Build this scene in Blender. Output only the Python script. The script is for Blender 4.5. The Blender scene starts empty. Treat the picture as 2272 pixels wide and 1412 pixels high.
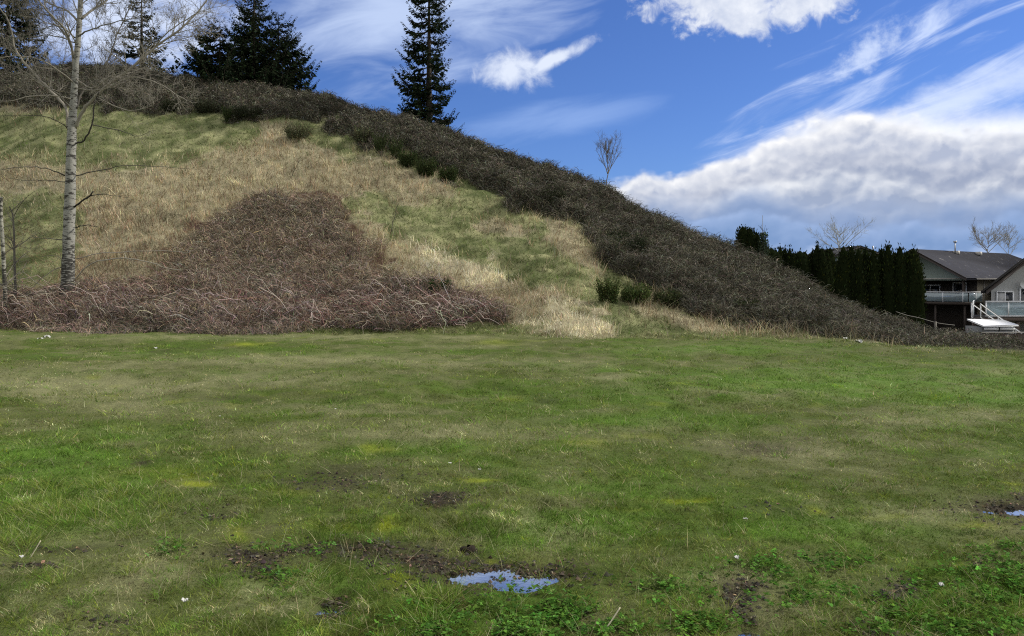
import bpy, math, random
import numpy as np
from mathutils import Vector

# ------------------------------------------------------------------ camera
F = 1767.0; HZ = 632.0; CX = 1136.0; CAMZ = 1.7       # photo pixels (2272 wide); horizon row; eye height
sc = bpy.context.scene
cam_d = bpy.data.cameras.new('camera'); cam = bpy.data.objects.new('camera', cam_d)
sc.collection.objects.link(cam)
cam.location = (0, 0, CAMZ); cam.rotation_euler = (math.radians(90), 0, 0)
cam_d.sensor_width = 36.0; cam_d.lens = 36.0 * F / 2272.0
cam_d.shift_y = -(706 - HZ) / 2272.0
cam_d.clip_start = 0.05; cam_d.clip_end = 8000
sc.camera = cam

# ------------------------------------------------------------------ light
SUN_EL = math.radians(38); SUN_AZ = math.radians(78)     # from the right, a little beyond the hill
sd = bpy.data.lights.new('sun', 'SUN'); sd.energy = 3.3; sd.angle = math.radians(3); sd.color = (1.0, 0.95, 0.86)
so = bpy.data.objects.new('sun', sd); sc.collection.objects.link(so)
sv = Vector((math.sin(SUN_AZ) * math.cos(SUN_EL), math.cos(SUN_AZ) * math.cos(SUN_EL), math.sin(SUN_EL)))
so.rotation_euler = sv.to_track_quat('Z', 'Y').to_euler()
sc.cycles.use_denoising = False; sc.cycles.pixel_filter_type = 'BLACKMAN_HARRIS'; sc.cycles.filter_width = 1.15
sc.view_settings.view_transform = 'Standard'; sc.view_settings.look = 'None'
sc.view_settings.exposure = 0.20; sc.view_settings.gamma = 1.0; sc.view_settings.use_curve_mapping = False

# ------------------------------------------------------------------ node expression helper
class NB:
    def __init__(s, nt): s.nt = nt
    def node(s, t, **k):
        n = s.nt.nodes.new(t)
        for a, b in k.items(): setattr(n, a, b)
        return n
    def put(s, v, sock):
        if isinstance(v, EX): s.nt.links.new(v.s, sock)
        elif hasattr(v, 'is_output'): s.nt.links.new(v, sock)
        else: sock.default_value = v
    def m(s, op, a, b=None, c=None, clamp=False):
        n = s.node('ShaderNodeMath', operation=op); n.use_clamp = clamp
        s.put(a, n.inputs[0])
        if b is not None: s.put(b, n.inputs[1])
        if c is not None: s.put(c, n.inputs[2])
        return EX(s, n.outputs[0])
    def vec(s, x, y, z=0.0):
        n = s.node('ShaderNodeCombineXYZ')
        s.put(x, n.inputs[0]); s.put(y, n.inputs[1]); s.put(z, n.inputs[2])
        return EX(s, n.outputs[0])
    def noise(s, v, scale, detail=6, rough=0.55, dist=0.0, typ='FBM'):
        n = s.node('ShaderNodeTexNoise'); n.noise_dimensions = '3D'
        s.put(v, n.inputs['Vector']); n.inputs['Scale'].default_value = scale
        n.inputs['Detail'].default_value = detail; n.inputs['Roughness'].default_value = rough
        n.inputs['Distortion'].default_value = dist
        return EX(s, n.outputs[0])
    def ss(s, x, lo, hi):      # smooth step
        n = s.node('ShaderNodeMapRange', interpolation_type='SMOOTHSTEP')
        s.put(x, n.inputs[0]); n.inputs[1].default_value = lo; n.inputs[2].default_value = hi
        return EX(s, n.outputs[0])
    def mix(s, f, a, b):
        n = s.node('ShaderNodeMix', data_type='RGBA')
        s.put(f, n.inputs[0])
        for v, i in ((a, 6), (b, 7)):
            if isinstance(v, tuple): v = tuple(v) + (1.0,) * (4 - len(v))
            s.put(v, n.inputs[i])
        return EX(s, n.outputs[2])
    def mul(s, a, b, f=1.0):
        n = s.node('ShaderNodeMix', data_type='RGBA', blend_type='MULTIPLY')
        n.inputs[0].default_value = f
        for v, i in ((a, 6), (b, 7)):
            if isinstance(v, tuple): v = tuple(v) + (1.0,) * (4 - len(v))
            s.put(v, n.inputs[i])
        return EX(s, n.outputs[2])
class EX:
    def __init__(s, b, sock): s.b = b; s.s = sock
    def __add__(s, o): return s.b.m('ADD', s, o)
    __radd__ = __add__
    def __sub__(s, o): return s.b.m('SUBTRACT', s, o)
    def __rsub__(s, o): return s.b.m('SUBTRACT', o, s)
    def __mul__(s, o): return s.b.m('MULTIPLY', s, o)
    __rmul__ = __mul__
    def __truediv__(s, o): return s.b.m('DIVIDE', s, o)
    def sat(s): return s.b.m('ADD', s, 0.0, clamp=True)

# ------------------------------------------------------------------ world: sky with clouds
def dirdeg(u, v):
    a = math.atan((u - CX) / F); e = math.atan((HZ - v) / F * math.cos(a))
    return math.degrees(a), math.degrees(e)
w = bpy.data.worlds.new("World"); sc.world = w; w.use_nodes = True
nt = w.node_tree; nt.nodes.clear(); B = NB(nt)
sky = B.node('ShaderNodeTexSky', sky_type='NISHITA'); sky.sun_disc = False
sky.sun_elevation = SUN_EL; sky.sun_rotation = SUN_AZ; sky.air_density = 1.0; sky.dust_density = 0.3; sky.ozone_density = 2.0
gam = B.node('ShaderNodeGamma'); gam.inputs[1].default_value = 1.0
SKYS = 0.1
blue = B.mul(EX(B, sky.outputs[0]), (0.42, 0.60, 1.04))
tc = B.node('ShaderNodeTexCoord'); sep = B.node('ShaderNodeSeparateXYZ'); nt.links.new(tc.outputs['Generated'], sep.inputs[0])
X_, Y_, Z_ = (EX(B, sep.outputs[i]) for i in range(3))
a = B.m('ARCTAN2', X_, Y_) * 57.2958
e = B.m('ARCSINE', Z_) * 57.2958
p = B.vec(a, e, 0.0)
def blob(u, v, ru, rv, rot=0.0, warp=None, k=1.0):
    """soft ellipse about a direction of the sky, radii in degrees; returns 1 at the middle, 0 at the rim"""
    a0, e0 = dirdeg(u, v); r = math.radians(rot)
    da = a - a0; de = e - e0
    x = (da * math.cos(r) + de * math.sin(r)) / ru
    y = (de * math.cos(r) - da * math.sin(r)) / rv
    d = B.m('SQRT', x * x + y * y)
    o = 1.0 - d
    if warp is not None: o = o + (warp - 0.5) * k
    return o
W = 10.0 * 1.0                                              # value that shows as white once scaled by SKYS
n_big = B.noise(p, 0.11, 7, 0.58)
n_mid = B.noise(B.vec(a * 0.8, e * 1.3, 3.0), 0.38, 8, 0.6)
n_fin = B.noise(B.vec(a, e, 7.0), 0.9, 7, 0.62)
col = blue
# thin veils
def veil(col, mask, c=(6.6, 7.6, 9.6), amt=1.0):
    return B.mix((mask * amt).sat(), col, c)
str1 = B.noise(B.vec(a * 0.12 + e * 0.05, e * 0.42 - a * 0.10, 1.0), 1.0, 7, 0.55, 0.6)
str2 = B.noise(B.vec(a * 0.10 + e * 0.04, e * 0.55 - a * 0.20, 9.0), 1.0, 8, 0.6, 0.8)
m = B.ss(blob(880, 30, 14, 6.0, 2, str1, 1.6), 0.0, 1.0)
col = veil(col, m, (5.6, 6.7, 9.0), 0.8)
m = B.ss(blob(1240, 262, 9, 1.6, 10, str1, 1.8), 0.0, 1.2)
col = veil(col, m, (4.2, 5.8, 9.2), 0.38)
m = B.ss(blob(300, 40, 9, 4.5, 10, n_mid, 2.2), 0.0, 0.9)
col = veil(col, m, (6.8, 7.6, 9.3), 0.85)
m = B.ss(blob(2140, 130, 18, 4.6, 20, str2, 1.3), 0.0, 0.7) * B.ss(str2, 0.40, 0.72)
col = veil(col, m, (6.3, 7.3, 9.6), 0.8)
m = B.ss(blob(1935, 110, 3.6, 1.3, 32, n_fin, 1.8), 0.1, 1.0)
col = veil(col, m, (6.6, 7.5, 9.4), 0.75)
m = B.ss(blob(2190, 195, 11, 1.5, 13, n_mid, 1.6), 0.0, 1.0)
col = veil(col, m, (6.6, 7.5, 9.5), 0.75)
# small puffs
lit = (B.noise(B.vec(a + 0.0, e, 5.0), 0.45, 6, 0.55) - B.noise(B.vec(a + 0.25, e + 0.55, 5.0), 0.45, 6, 0.55))
wp = B.noise(B.vec(a, e, 2.0), 0.55, 8, 0.6, 0.4)
m1 = B.m('MAXIMUM', blob(1140, 158, 3.0, 1.9, 8, wp, 1.7), blob(1235, 130, 3.4, 0.7, 22, wp, 1.8))
col = veil(col, B.ss(m1, 0.02, 0.85), (7.2, 7.8, 9.0), 0.93)
m2 = B.m('MAXIMUM', blob(1620, -5, 7.4, 2.6, -6, wp, 2.2), blob(1790, 0, 4.0, 1.6, 12, wp, 2.0))
m2 = B.m('MAXIMUM', m2, blob(1640, 35, 3.0, 1.6, 0, wp, 2.0))
c2 = B.mix((lit * 3.0 + 0.55).sat(), (5.2, 5.8, 7.2), (8.0, 8.3, 8.9))
col = B.mix((B.ss(m2, 0.0, 0.6) * 0.95).sat(), col, c2)
# cumulus bank low on the right
pts = [(-200, 900), (1230, 470), (1330, 392), (1400, 366), (1500, 352), (1640, 318), (1730, 284), (1850, 246), (2000, 240), (2120, 246), (2272, 240), (2600, 190), (3100, 220)]
fc = B.node('ShaderNodeFloatCurve'); cu = fc.mapping.curves[0]
lo, hi = -60.0, 120.0
cp = []
for (u, v) in pts:
    A_, E_ = dirdeg(u, v); cp.append(((A_ - lo) / (hi - lo), max(0.0, (E_ + 10) / 40)))
cp = [(0.0, 0.0)] + cp + [(0.8, 0.62), (1.0, 0.30)]
while len(cu.points) < len(cp): cu.points.new(0.5, 0.5)
for q, (x, y) in zip(cu.points, cp): q.location = (x, y); q.handle_type = 'AUTO_CLAMPED'
fc.mapping.update()
B.put(((a - lo) / (hi - lo)).sat(), fc.inputs[1])
etop = EX(B, fc.outputs[0]) * 40.0 - 10.0
h = etop - e + (n_big - 0.5) * 1.6
def voro(v, scale, det=2.0):
    n = B.node('ShaderNodeTexVoronoi', feature='F1'); n.voronoi_dimensions = '2D'
    B.put(v, n.inputs['Vector']); n.inputs['Scale'].default_value = scale; n.inputs['Detail'].default_value = det; n.inputs['Roughness'].default_value = .55
    n.normalize = True
    return 1.0 - EX(B, n.outputs['Distance'])
wa = (n_mid - 0.5) * 1.6; wb = (n_fin - 0.5) * 1.2
def billow(seed, scale, dx=0.0, dy=0.0): return voro(B.vec(a + wa + dx + seed * 7.3, e * 1.15 + wb + dy + seed * 3.1, 0.0), scale)
def row(col, off, amp, seed, scale, c_lit, c_shade, depth, soft=.35, relief=2.2, gate=None, slope=0.0):
    b0 = billow(seed, scale); b1 = billow(seed, scale, -.22, .42)
    d = etop + a * slope - off - e + (b0 - .55) * amp + (n_big2 - .5) * amp * 3.0
    m = B.ss(d, -.1, soft)
    if gate is not None: m = m * gate
    k = 1.0 - B.ss(d, 0.1, depth)
    k = (k * .7 + (b0 - b1) * relief + (n_big2 - .5) * 1.7 + (n_fin - .5) * .4 + .10).sat()
    return B.mix(m, col, B.mix(k, c_shade, c_lit))
n_big2 = B.noise(B.vec(a * .6 + 11.0, e, 5.0), 0.16, 5, 0.55)
smooth_right = B.ss(a, 12.0, 22.0)
col = B.mix(B.ss(h + (n_fin - 0.5) * .5, -0.4, 1.6) * smooth_right, col, B.mix((n_mid * 1.2 + .1).sat(), (7.6, 8.1, 9.2), (9.9, 9.9, 9.9)))
col = row(col, .6, 2.0, 1.0, .34, (9.0, 9.0, 9.1), (4.0, 4.5, 5.8), 2.4, .8, 2.3)
col = row(col, 1.9, 2.0, 5.0, .36, (6.8, 7.0, 7.6), (3.1, 3.6, 4.9), 2.6, 1.1, 2.3)
col = row(col, 3.6, 2.2, 9.0, .32, (7.6, 7.8, 8.2), (3.1, 3.7, 5.1), 2.6, 1.1, 2.4)
flat = 4.9
def row2(col, e0, amp, seed, scale, c_lit, c_shade, depth, soft=.5):
    b0 = billow(seed, scale); b1 = billow(seed, scale, -.22, .42)
    d = e0 - e + (b0 - .55) * amp + (n_big2 - .5) * amp * 2.4
    k = ((1.0 - B.ss(d, 0.0, depth)) * .7 + (b0 - b1) * 1.6 + (n_mid - .5) * .3).sat()
    inside = B.ss(etop - e, .8, 2.2)
    return B.mix(B.ss(d, 0.0, soft) * inside, col, B.mix(k, c_shade, c_lit))
col = row2(col, 6.4, 2.6, 13.0, .22, (4.4, 5.2, 6.9), (2.3, 3.2, 5.2), 3.0, 2.6)
col = row2(col, 4.1, 2.2, 17.0, .30, (3.4, 4.5, 6.9), (1.9, 3.0, 5.3), 2.4, .8)
col = row2(col, 1.9, 2.0, 21.0, .34, (3.9, 5.0, 7.3), (2.5, 3.6, 6.0), 2.2, .6)
# scattered overhead and rearward cloud that only lights the place
over = B.ss(e, 24.0, 34.0)
behind = B.ss(B.m('ABSOLUTE', a), 60.0, 85.0)
oc = B.m('MAXIMUM', over, behind) * B.ss(B.noise(B.vec(X_, Y_, Z_), 2.2, 6, 0.55), 0.30, 0.55)
col = B.mix((oc * 0.9).sat(), col, (8.2, 8.0, 7.5))
bg = B.node('ShaderNodeBackground'); bg.inputs[1].default_value = SKYS
B.put(col, bg.inputs[0]); wo = B.node('ShaderNodeOutputWorld'); nt.links.new(bg.outputs[0], wo.inputs[0])
w.cycles.sampling_method = 'MANUAL'; w.cycles.sample_map_resolution = 512

# ------------------------------------------------------------------ numpy noise
def _h(ix, iy, s):
    n = (ix.astype(np.int64) * 374761393 + iy.astype(np.int64) * 668265263 + s * 1442695041) & 0xffffffff
    n = ((n ^ (n >> 13)) * 1274126177) & 0xffffffff
    return ((n ^ (n >> 16)) & 0xffff) / 65535.0
def vn(x, y, s=0):
    ix = np.floor(x); iy = np.floor(y); fx = x - ix; fy = y - iy
    fx = fx * fx * (3 - 2 * fx); fy = fy * fy * (3 - 2 * fy)
    a_ = _h(ix, iy, s); b_ = _h(ix + 1, iy, s); c_ = _h(ix, iy + 1, s); d_ = _h(ix + 1, iy + 1, s)
    return (a_ * (1 - fx) + b_ * fx) * (1 - fy) + (c_ * (1 - fx) + d_ * fx) * fy
def fbm(x, y, sc_=1.0, o=4, s=0):
    x = np.asarray(x, float) / sc_; y = np.asarray(y, float) / sc_; r = 0; t = 0; am = 1.0
    for k in range(o):
        r = r + am * vn(x + 17.3 * k, y - 9.1 * k, s + k * 7); t += am; am *= 0.5; x = x * 2.03; y = y * 2.03
    return r / t - 0.5                                    # about -0.5..0.5
def sst(x, lo, hi):
    t = np.clip((x - lo) / (hi - lo), 0, 1); return t * t * (3 - 2 * t)
rng = np.random.default_rng(7)

# ------------------------------------------------------------------ terrain
foot_t = np.array([(-3000, 738), (0, 733), (600, 738), (1100, 742), (1250, 752), (1400, 750), (1700, 745), (1900, 757), (2000, 768), (2272, 784), (2700, 800), (4000, 840)], float)
crest_t = np.array([(-3000, 150, 78, .9), (-400, 150, 72, .9), (0, 152, 68, .9), (100, 138, 66, .9), (300, 143, 64, .9), (500, 168, 61, .9), (700, 204, 58, .9), (850, 236, 55, .9), (1000, 275, 52, .9),
    (1150, 322, 49, .9), (1300, 382, 46, .85), (1450, 447, 43, .8), (1600, 520, 40, .8), (1750, 586, 37, .75), (1850, 642, 34, .7), (1950, 689, 31, .6), (2050, 720, 28.5, .36), (2150, 748, 25, .22), (2272, 758, 23, .20), (4000, 778, 22, .2)], float)
def cols_of(u):
    v = np.interp(u, foot_t[:, 0], foot_t[:, 1]); Yf = CAMZ * F / (v - HZ)
    vc = np.interp(u, crest_t[:, 0], crest_t[:, 1]); Yc = np.interp(u, crest_t[:, 0], crest_t[:, 2]); vh = np.interp(u, crest_t[:, 0], crest_t[:, 3])
    Zc = np.maximum(CAMZ + (HZ - vc) * Yc / F - vh, 0.0)
    return Yf, Yc, Zc, vc, vh
def u_of(X, Y):
    a_ = np.arctan2(X, np.maximum(Y, 1e-3)); return CX + F * np.tan(np.clip(a_, -1.1, 1.02))
def gpt(u, v):                                            # a point of the flat field seen at photo pixel u, v
    Y = CAMZ * F / (v - HZ); return ((u - CX) / F * Y, Y)
PUD = [(1030, 1276, .13, .085), (1092, 1268, .16, .09), (1150, 1284, .17, .10), (1212, 1274, .12, .06), (2250, 1128, .30, .12), (2205, 1130, .10, .06), (1665, 1408, .12, .12), (2000, 1375, .12, .10), (725, 1340, .10, .10)]
def dip(X, Y):
    d = np.zeros_like(X)
    for (u, v, rx, ry) in PUD:
        x0, y0 = gpt(u, v)
        q = ((X - x0) / rx) ** 2 + ((Y - y0) / ry) ** 2
        d = np.maximum(d, np.exp(-q * 0.9))
    return np.clip(d * (1 + 1.7 * fbm(X, Y, .09, 3, 77)), 0, 1)
def H(X, Y):
    X = np.asarray(X, float); Y = np.asarray(Y, float)
    u = u_of(X, Y); Yf, Yc, Zc, vc, vh = cols_of(u)
    t = (Y - Yf) / (Yc - Yf)
    front = Zc * np.clip(t, 0, 1) ** 1.18
    s = np.interp(u, [1000, 1500, 1900], [0.06, 0.2, 0.28])
    back = np.maximum(Zc - s * np.maximum(Y - Yc, 0), -3.2)
    z = np.where(t > 1, back, front)
    on = sst(t, 0.0, 0.25)
    z = z + on * ((0.9 * fbm(X, Y, 7.0, 4, 3) + 0.35 * fbm(X, Y, 1.4, 3, 5)) * np.clip(Zc / 4, 0, 1) + .24 * fbm(X, Y, .5, 2, 6))
    z = z + 0.16 * fbm(X, Y, 3.2, 3, 21) * sst(Y, 7, 14) + 0.07 * fbm(X, Y, 0.9, 3, 22) + 0.05 * fbm(X, Y, 0.24, 3, 23) + .14 * sst(Y, 7, 14) * fbm(X, Y, 1.0, 3, 24) + .11 * sst(Y, 6, 12) * fbm(X, Y, .45, 2, 25)
    d = dip(X, Y)
    return z * (1 - d) - 0.06 * d
def uv_of(X, Y, Z):
    return CX + F * X / Y, HZ - (Z - CAMZ) * F / Y

def poly_sd(u, v, P):                                     # signed distance in photo px, positive inside
    P = np.array(P, float); n = len(P); best = np.full(u.shape, 1e9); ins = np.zeros(u.shape, bool)
    for i in range(n):
        a_, b_ = P[i], P[(i + 1) % n]; dx, dy = b_ - a_
        t = np.clip(((u - a_[0]) * dx + (v - a_[1]) * dy) / (dx * dx + dy * dy), 0, 1)
        best = np.minimum(best, np.hypot(u - a_[0] - t * dx, v - a_[1] - t * dy))
        if dy != 0:
            c = ((a_[1] > v) != (b_[1] > v)) & (u < dx * (v - a_[1]) / dy + a_[0]); ins ^= c
    return np.where(ins, best, -best)
UPB = [(-900, -400), (-900, 232), (0, 232), (150, 238), (450, 246), (520, 262), (620, 262), (760, 282), (800, 322), (900, 352), (980, 395), (1080, 412), (1140, 462), (1200, 466), (1290, 505), (1318, 560), (1370, 600), (1420, 640), (1500, 668),
       (1600, 705), (1700, 730), (1800, 738), (1880, 752), (2000, 768), (2272, 784), (3000, 815), (3000, -400)]
LOW = [(-900, 560), (-200, 600), (0, 655), (110, 645), (190, 628), (260, 612), (330, 590), (390, 545), (425, 495), (470, 470), (540, 452), (590, 436), (640, 412), (700, 412), (745, 445), (770, 470), (800, 520), (850, 560), (900, 598), (960, 628), (1010, 655),
       (1080, 678), (1130, 695), (1120, 712), (1070, 728), (1040, 722), (960, 722), (880, 735), (800, 727), (700, 733), (600, 742), (500, 745), (380, 735), (200, 742), (100, 738), (0, 728), (-900, 738)]
TANS = [[(0, 365), (60, 352), (250, 372), (420, 355), (560, 330), (590, 272), (640, 282), (700, 322), (780, 360), (800, 345), (850, 345), (900, 372), (980, 402), (1010, 425), (930, 446), (860, 440), (760, 450), (700, 470), (500, 500), (420, 560), (340, 620), (220, 640), (150, 620), (185, 540), (200, 470), (120, 420), (0, 430)],
        [(870, 535), (930, 545), (1000, 575), (1090, 590), (1140, 615), (1200, 640), (1300, 670), (1335, 720), (1335, 756), (1240, 752), (1200, 735), (1120, 715), (1060, 680), (960, 640), (900, 610), (780, 560), (740, 480), (800, 480)],
        [(0, 232), (60, 232), (140, 240), (60, 250), (0, 248)], [(1060, 480), (1110, 480), (1160, 505), (1140, 530), (1070, 505)],
        [(1180, 480), (1270, 510), (1310, 560), (1330, 610), (1270, 600), (1200, 540)],
        [(1420, 655), (1500, 682), (1700, 735), (1880, 752), (2000, 768), (2080, 775), (2000, 780), (1850, 768), (1650, 752), (1500, 716), (1400, 680)]]
PALE = [[(890, 530), (960, 552), (1010, 576), (1100, 584), (1150, 612), (1140, 645), (1040, 632), (940, 606)], [(1200, 650), (1290, 680), (1320, 720), (1330, 752), (1250, 748), (1215, 735), (1120, 725), (1140, 712), (1240, 722), (1200, 690)], [(560, 700), (565, 701), (566, 702)]]
def zones(X, Y, Z):
    u, v = uv_of(X, Y, Z)
    Yf, Yc, Zc, vc, vh = cols_of(u)
    v = np.where(Y > Yc * 0.985, vc + 8, v)
    k = F / Y * 0.9                                       # the wander of an edge, in metres
    uw = u + 2.6 * k * fbm(X, Y, 2.6, 5, 31) + 1.3 * k * fbm(X, Y, .8, 3, 33); vw = v + k * (1.6 * fbm(X, Y, 2.6, 5, 32) + 1.2 * fbm(X, Y, .8, 3, 34)) * (.16 + .84 * sst(np.interp(u, foot_t[:, 0], foot_t[:, 1]) - v, 2, 60))
    r = {'u': u, 'v': v}
    r['up'] = poly_sd(uw, vw, UPB); r['low'] = poly_sd(uw, vw, LOW)
    t = np.full(u.shape, -99.0)
    for P in TANS: t = np.maximum(t, poly_sd(uw, vw, P))
    r['tan'] = t
    t = np.full(u.shape, -99.0)
    for P in PALE: t = np.maximum(t, poly_sd(uw, vw, P))
    r['pale'] = t
    r['Y'] = Y
    return r
# patches of the field, (photo u, v, half width, half height, amount)
DRY = [(500, 748, 700, 9, .55), (1000, 752, 200, 10, .5), (150, 850, 330, 34, .9), (700, 800, 420, 15, .8), (1150, 805, 240, 12, .6), (560, 838, 260, 20, .7), (300, 900, 200, 20, .6), (1380, 835, 60, 8, .8), (120, 1380, 200, 45, .5), (1000, 960, 300, 26, .4), (1750, 990, 190, 34, .65),
       (2050, 935, 130, 20, .6), (2240, 825, 80, 10, .7), (2010, 1140, 190, 24, .75), (700, 905, 200, 14, .6), (620, 1300, 120, 40, .5), (1640, 1300, 60, 30, .5), (1180, 1200, 140, 30, .5), (330, 1260, 130, 30, .4), (1000, 770, 130, 6, .5), (2230, 1230, 50, 20, .5)]
LUSH = [(1850, 850, 520, 44, .95), (2200, 880, 250, 40, .9), (1600, 775, 260, 12, .6), (120, 785, 500, 8, .3), (150, 1120, 230, 60, .95), (60, 1010, 200, 34, .9), (1250, 1170, 180, 30, .95), (1100, 1350, 220, 50, .7), (1800, 1190, 230, 22, .8), (1450, 930, 220, 24, .5), (950, 1000, 160, 20, .4),
        (2150, 1340, 220, 60, .95), (1750, 1290, 120, 40, .8), (640, 1290, 130, 24, .7), (1500, 1310, 120, 44, .7), (260, 960, 180, 22, .5), (1350, 820, 160, 14, .5), (2200, 1010, 90, 18, .5), (1350, 1080, 170, 22, .4)]
MOSS = [(425, 1072, 36, 10, 1), (880, 1166, 30, 13, 1), (1530, 1103, 62, 9, .95), (1812, 1140, 16, 9, 1), (838, 1000, 28, 8, .9), (1068, 1069, 42, 5, .9), (545, 765, 34, 4, .9), (1130, 888, 26, 6, .5), (2235, 1076, 24, 7, 1), (525, 1200, 24, 12, .7), (1085, 1240, 18, 7, .9), (1100, 760, 40, 5, .5),
        (2170, 1160, 60, 8, .5), (900, 1280, 60, 12, .35), (1190, 1290, 60, 14, .3), (1290, 985, 60, 7, .4), (360, 1050, 80, 14, .4), (1960, 1150, 40, 6, .4), (1420, 1130, 60, 7, .3), (620, 1090, 50, 8, .3)]
MUD = [(760, 1222, 170, 20, .9), (880, 1245, 110, 18, .9), (590, 1240, 90, 18, .9), (1010, 1240, 70, 13, .8), (1040, 1213, 30, 7, 1), (960, 1108, 70, 16, .85), (905, 1120, 30, 12, .8), (730, 1340, 40, 24, .8), (490, 1140, 50, 16, .6), (1990, 1300, 60, 18, .95), (1645, 1340, 26, 44, .85), (1960, 1395, 70, 18, .5), (1700, 990, 90, 20, .5),
       (200, 1385, 70, 18, .6), (60, 1262, 50, 9, .8), (130, 1212, 80, 10, .5), (1780, 970, 70, 12, .35), (2140, 1125, 80, 14, .35), (1100, 1272, 165, 30, 1.0), (1190, 1262, 90, 18, .9), (960, 1262, 70, 14, .8), (2235, 1128, 90, 18, 1.0), (2200, 1240, 30, 12, .4), (740, 1060, 120, 24, .45), (330, 1022, 34, 7, .6)]
def patch(u, v, L):
    o = np.zeros(u.shape)
    for (pu, pv, a_, b_, m_) in L:
        q = ((u - pu) / a_) ** 2 + ((v - pv) / b_) ** 2
        o = np.maximum(o, m_ * np.exp(-q * 0.9))
    return o
def field(X, Y, Z):
    u, v = uv_of(X, Y, Z)
    k = F / Y
    uw = u + 0.35 * k * fbm(X, Y, 0.5, 3, 41); vw = v + 0.20 * k * np.minimum(1.0, 6 / Y) * fbm(X, Y, 0.5, 3, 42)
    n1 = fbm(X, Y, 1.5, 4, 51); n2 = fbm(X, Y, 0.45, 3, 52); n3 = fbm(X, Y, 4.0, 3, 53)
    dry = np.clip(patch(uw, vw, DRY) + 0.7 * n1 + 0.9 * n2 + 0.16, 0, 1)
    lush = np.clip(patch(uw, vw, LUSH) + 0.5 * n3 - 0.7 * n1 - 0.7 * n2 + 0.10, 0, 1)
    moss = np.clip(patch(uw, vw, MOSS) * (1 + 1.2 * n2) + np.clip(fbm(X, Y, 0.7, 3, 54) * 3 - 0.75, 0, 0.5) * 0.8, 0, 1)
    mud = np.clip(patch(uw, vw, MUD) * (1 + 1.4 * n2) + np.clip(-n1 * 2.4 - 0.55, 0, 0.6) * 0.9, 0, 1)
    return dry, lush, moss, mud

def near(c, n, j=0.25):                                   # n colours scattered about c
    g = np.exp(rng.normal(0, j, (n, 1))); h_ = np.exp(rng.normal(0, j * 0.3, (n, 3)))
    return np.clip(np.array(c) * g * h_, 0, 0.9)
C_LUSH = (.100, .180, .026); C_OLIVE = (.160, .205, .042); C_DRY = (.42, .41, .215); C_MOSS = (.26, .31, .025); C_MUD = (.040, .032, .022); C_BROWN = (.105, .080, .045)
C_TAN = (.49, .425, .28); C_PALE = (.78, .72, .52); C_HGREEN = (.105, .125, .048); C_UPB = (.085, .076, .056); C_LOWB = (.17, .105, .085)
def ground_colour(X, Y, Z):
    zf = zones(X, np.maximum(Y, .5), Z); dry, lush, moss, mud = field(X, np.maximum(Y, .5), Z)
    c = np.array(C_OLIVE)[None] * np.ones((len(X), 1)) * 0.38  # dark olive soil, darkened further to paint shade into gaps between blades
    def mx(c, d, m): return c * (1 - m[:, None]) + np.array(d)[None] * m[:, None]
    c = mx(c, C_LUSH, lush * 0.8); c = mx(c, np.array(C_DRY) * 0.6, dry * 0.65); c = mx(c, np.array(C_MOSS) * 0.9, moss * 0.8); c = mx(c, C_MUD, np.clip(mud * 1.2, 0, 1))
    Yf, Yc, Zc, vc, vh = cols_of(u_of(X, Y))
    hill = sst((Y - Yf), -0.5, 1.5)
    hc = np.array(C_HGREEN)[None] * (1 + 0.6 * fbm(X, Y, 1.1, 3, 61))[:, None]
    hc = mx(hc, C_DRY, np.clip(0.35 + fbm(X, Y, 0.8, 4, 62) * 2, 0, 1) * 0.7)
    hc = mx(hc, np.array(C_TAN) * 0.7, sst(zf['tan'], -8, 8) * 0.8)
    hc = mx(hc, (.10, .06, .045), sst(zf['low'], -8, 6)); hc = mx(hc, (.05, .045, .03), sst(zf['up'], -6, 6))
    return mx(c, (0, 0, 0), hill) + hc * hill[:, None], mud

# ------------------------------------------------------------------ mesh plumbing
def tag(o, label=None, cat=None, group=None, kind=None):
    if label: o['label'] = label
    if cat: o['category'] = cat
    if group: o['group'] = group
    if kind: o['kind'] = kind
    return o
def mesh_obj(name, V, tris=None, quads=None, col=None, mat=None, parent=None, smooth=False, extra=None):
    me = bpy.data.meshes.new(name); V = np.asarray(V, np.float32).reshape(-1, 3)
    fl = []; sizes = []
    if tris is not None and len(tris): fl.append(np.asarray(tris, np.int32).ravel()); sizes.append(np.full(len(tris), 3, np.int32))
    if quads is not None and len(quads): fl.append(np.asarray(quads, np.int32).ravel()); sizes.append(np.full(len(quads), 4, np.int32))
    idx = np.concatenate(fl); sz = np.concatenate(sizes); st = np.concatenate([[0], np.cumsum(sz)[:-1]]).astype(np.int32)
    me.vertices.add(len(V)); me.vertices.foreach_set('co', V.ravel())
    me.loops.add(len(idx)); me.loops.foreach_set('vertex_index', idx)
    me.polygons.add(len(sz)); me.polygons.foreach_set('loop_start', st)
    try: me.polygons.foreach_set('loop_total', sz)
    except Exception: pass
    if smooth: me.polygons.foreach_set('use_smooth', np.ones(len(sz), bool))
    if col is not None:
        at = me.color_attributes.new('col', 'FLOAT_COLOR', 'POINT')
        c = np.ones((len(V), 4), np.float32); c[:, :3] = col
        if extra is not None: c[:, 3] = extra
        at.data.foreach_set('color', c.ravel())
    me.update(calc_edges=True)
    if mat: me.materials.append(mat)
    o = bpy.data.objects.new(name, me); sc.collection.objects.link(o)
    if parent: o.parent = parent
    return o
def empty(name, loc=(0, 0, 0), rz=0):
    o = bpy.data.objects.new(name, None); sc.collection.objects.link(o); o.location = loc; o.rotation_euler = (0, 0, rz); o.empty_display_size = 0.3
    return o

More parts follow.
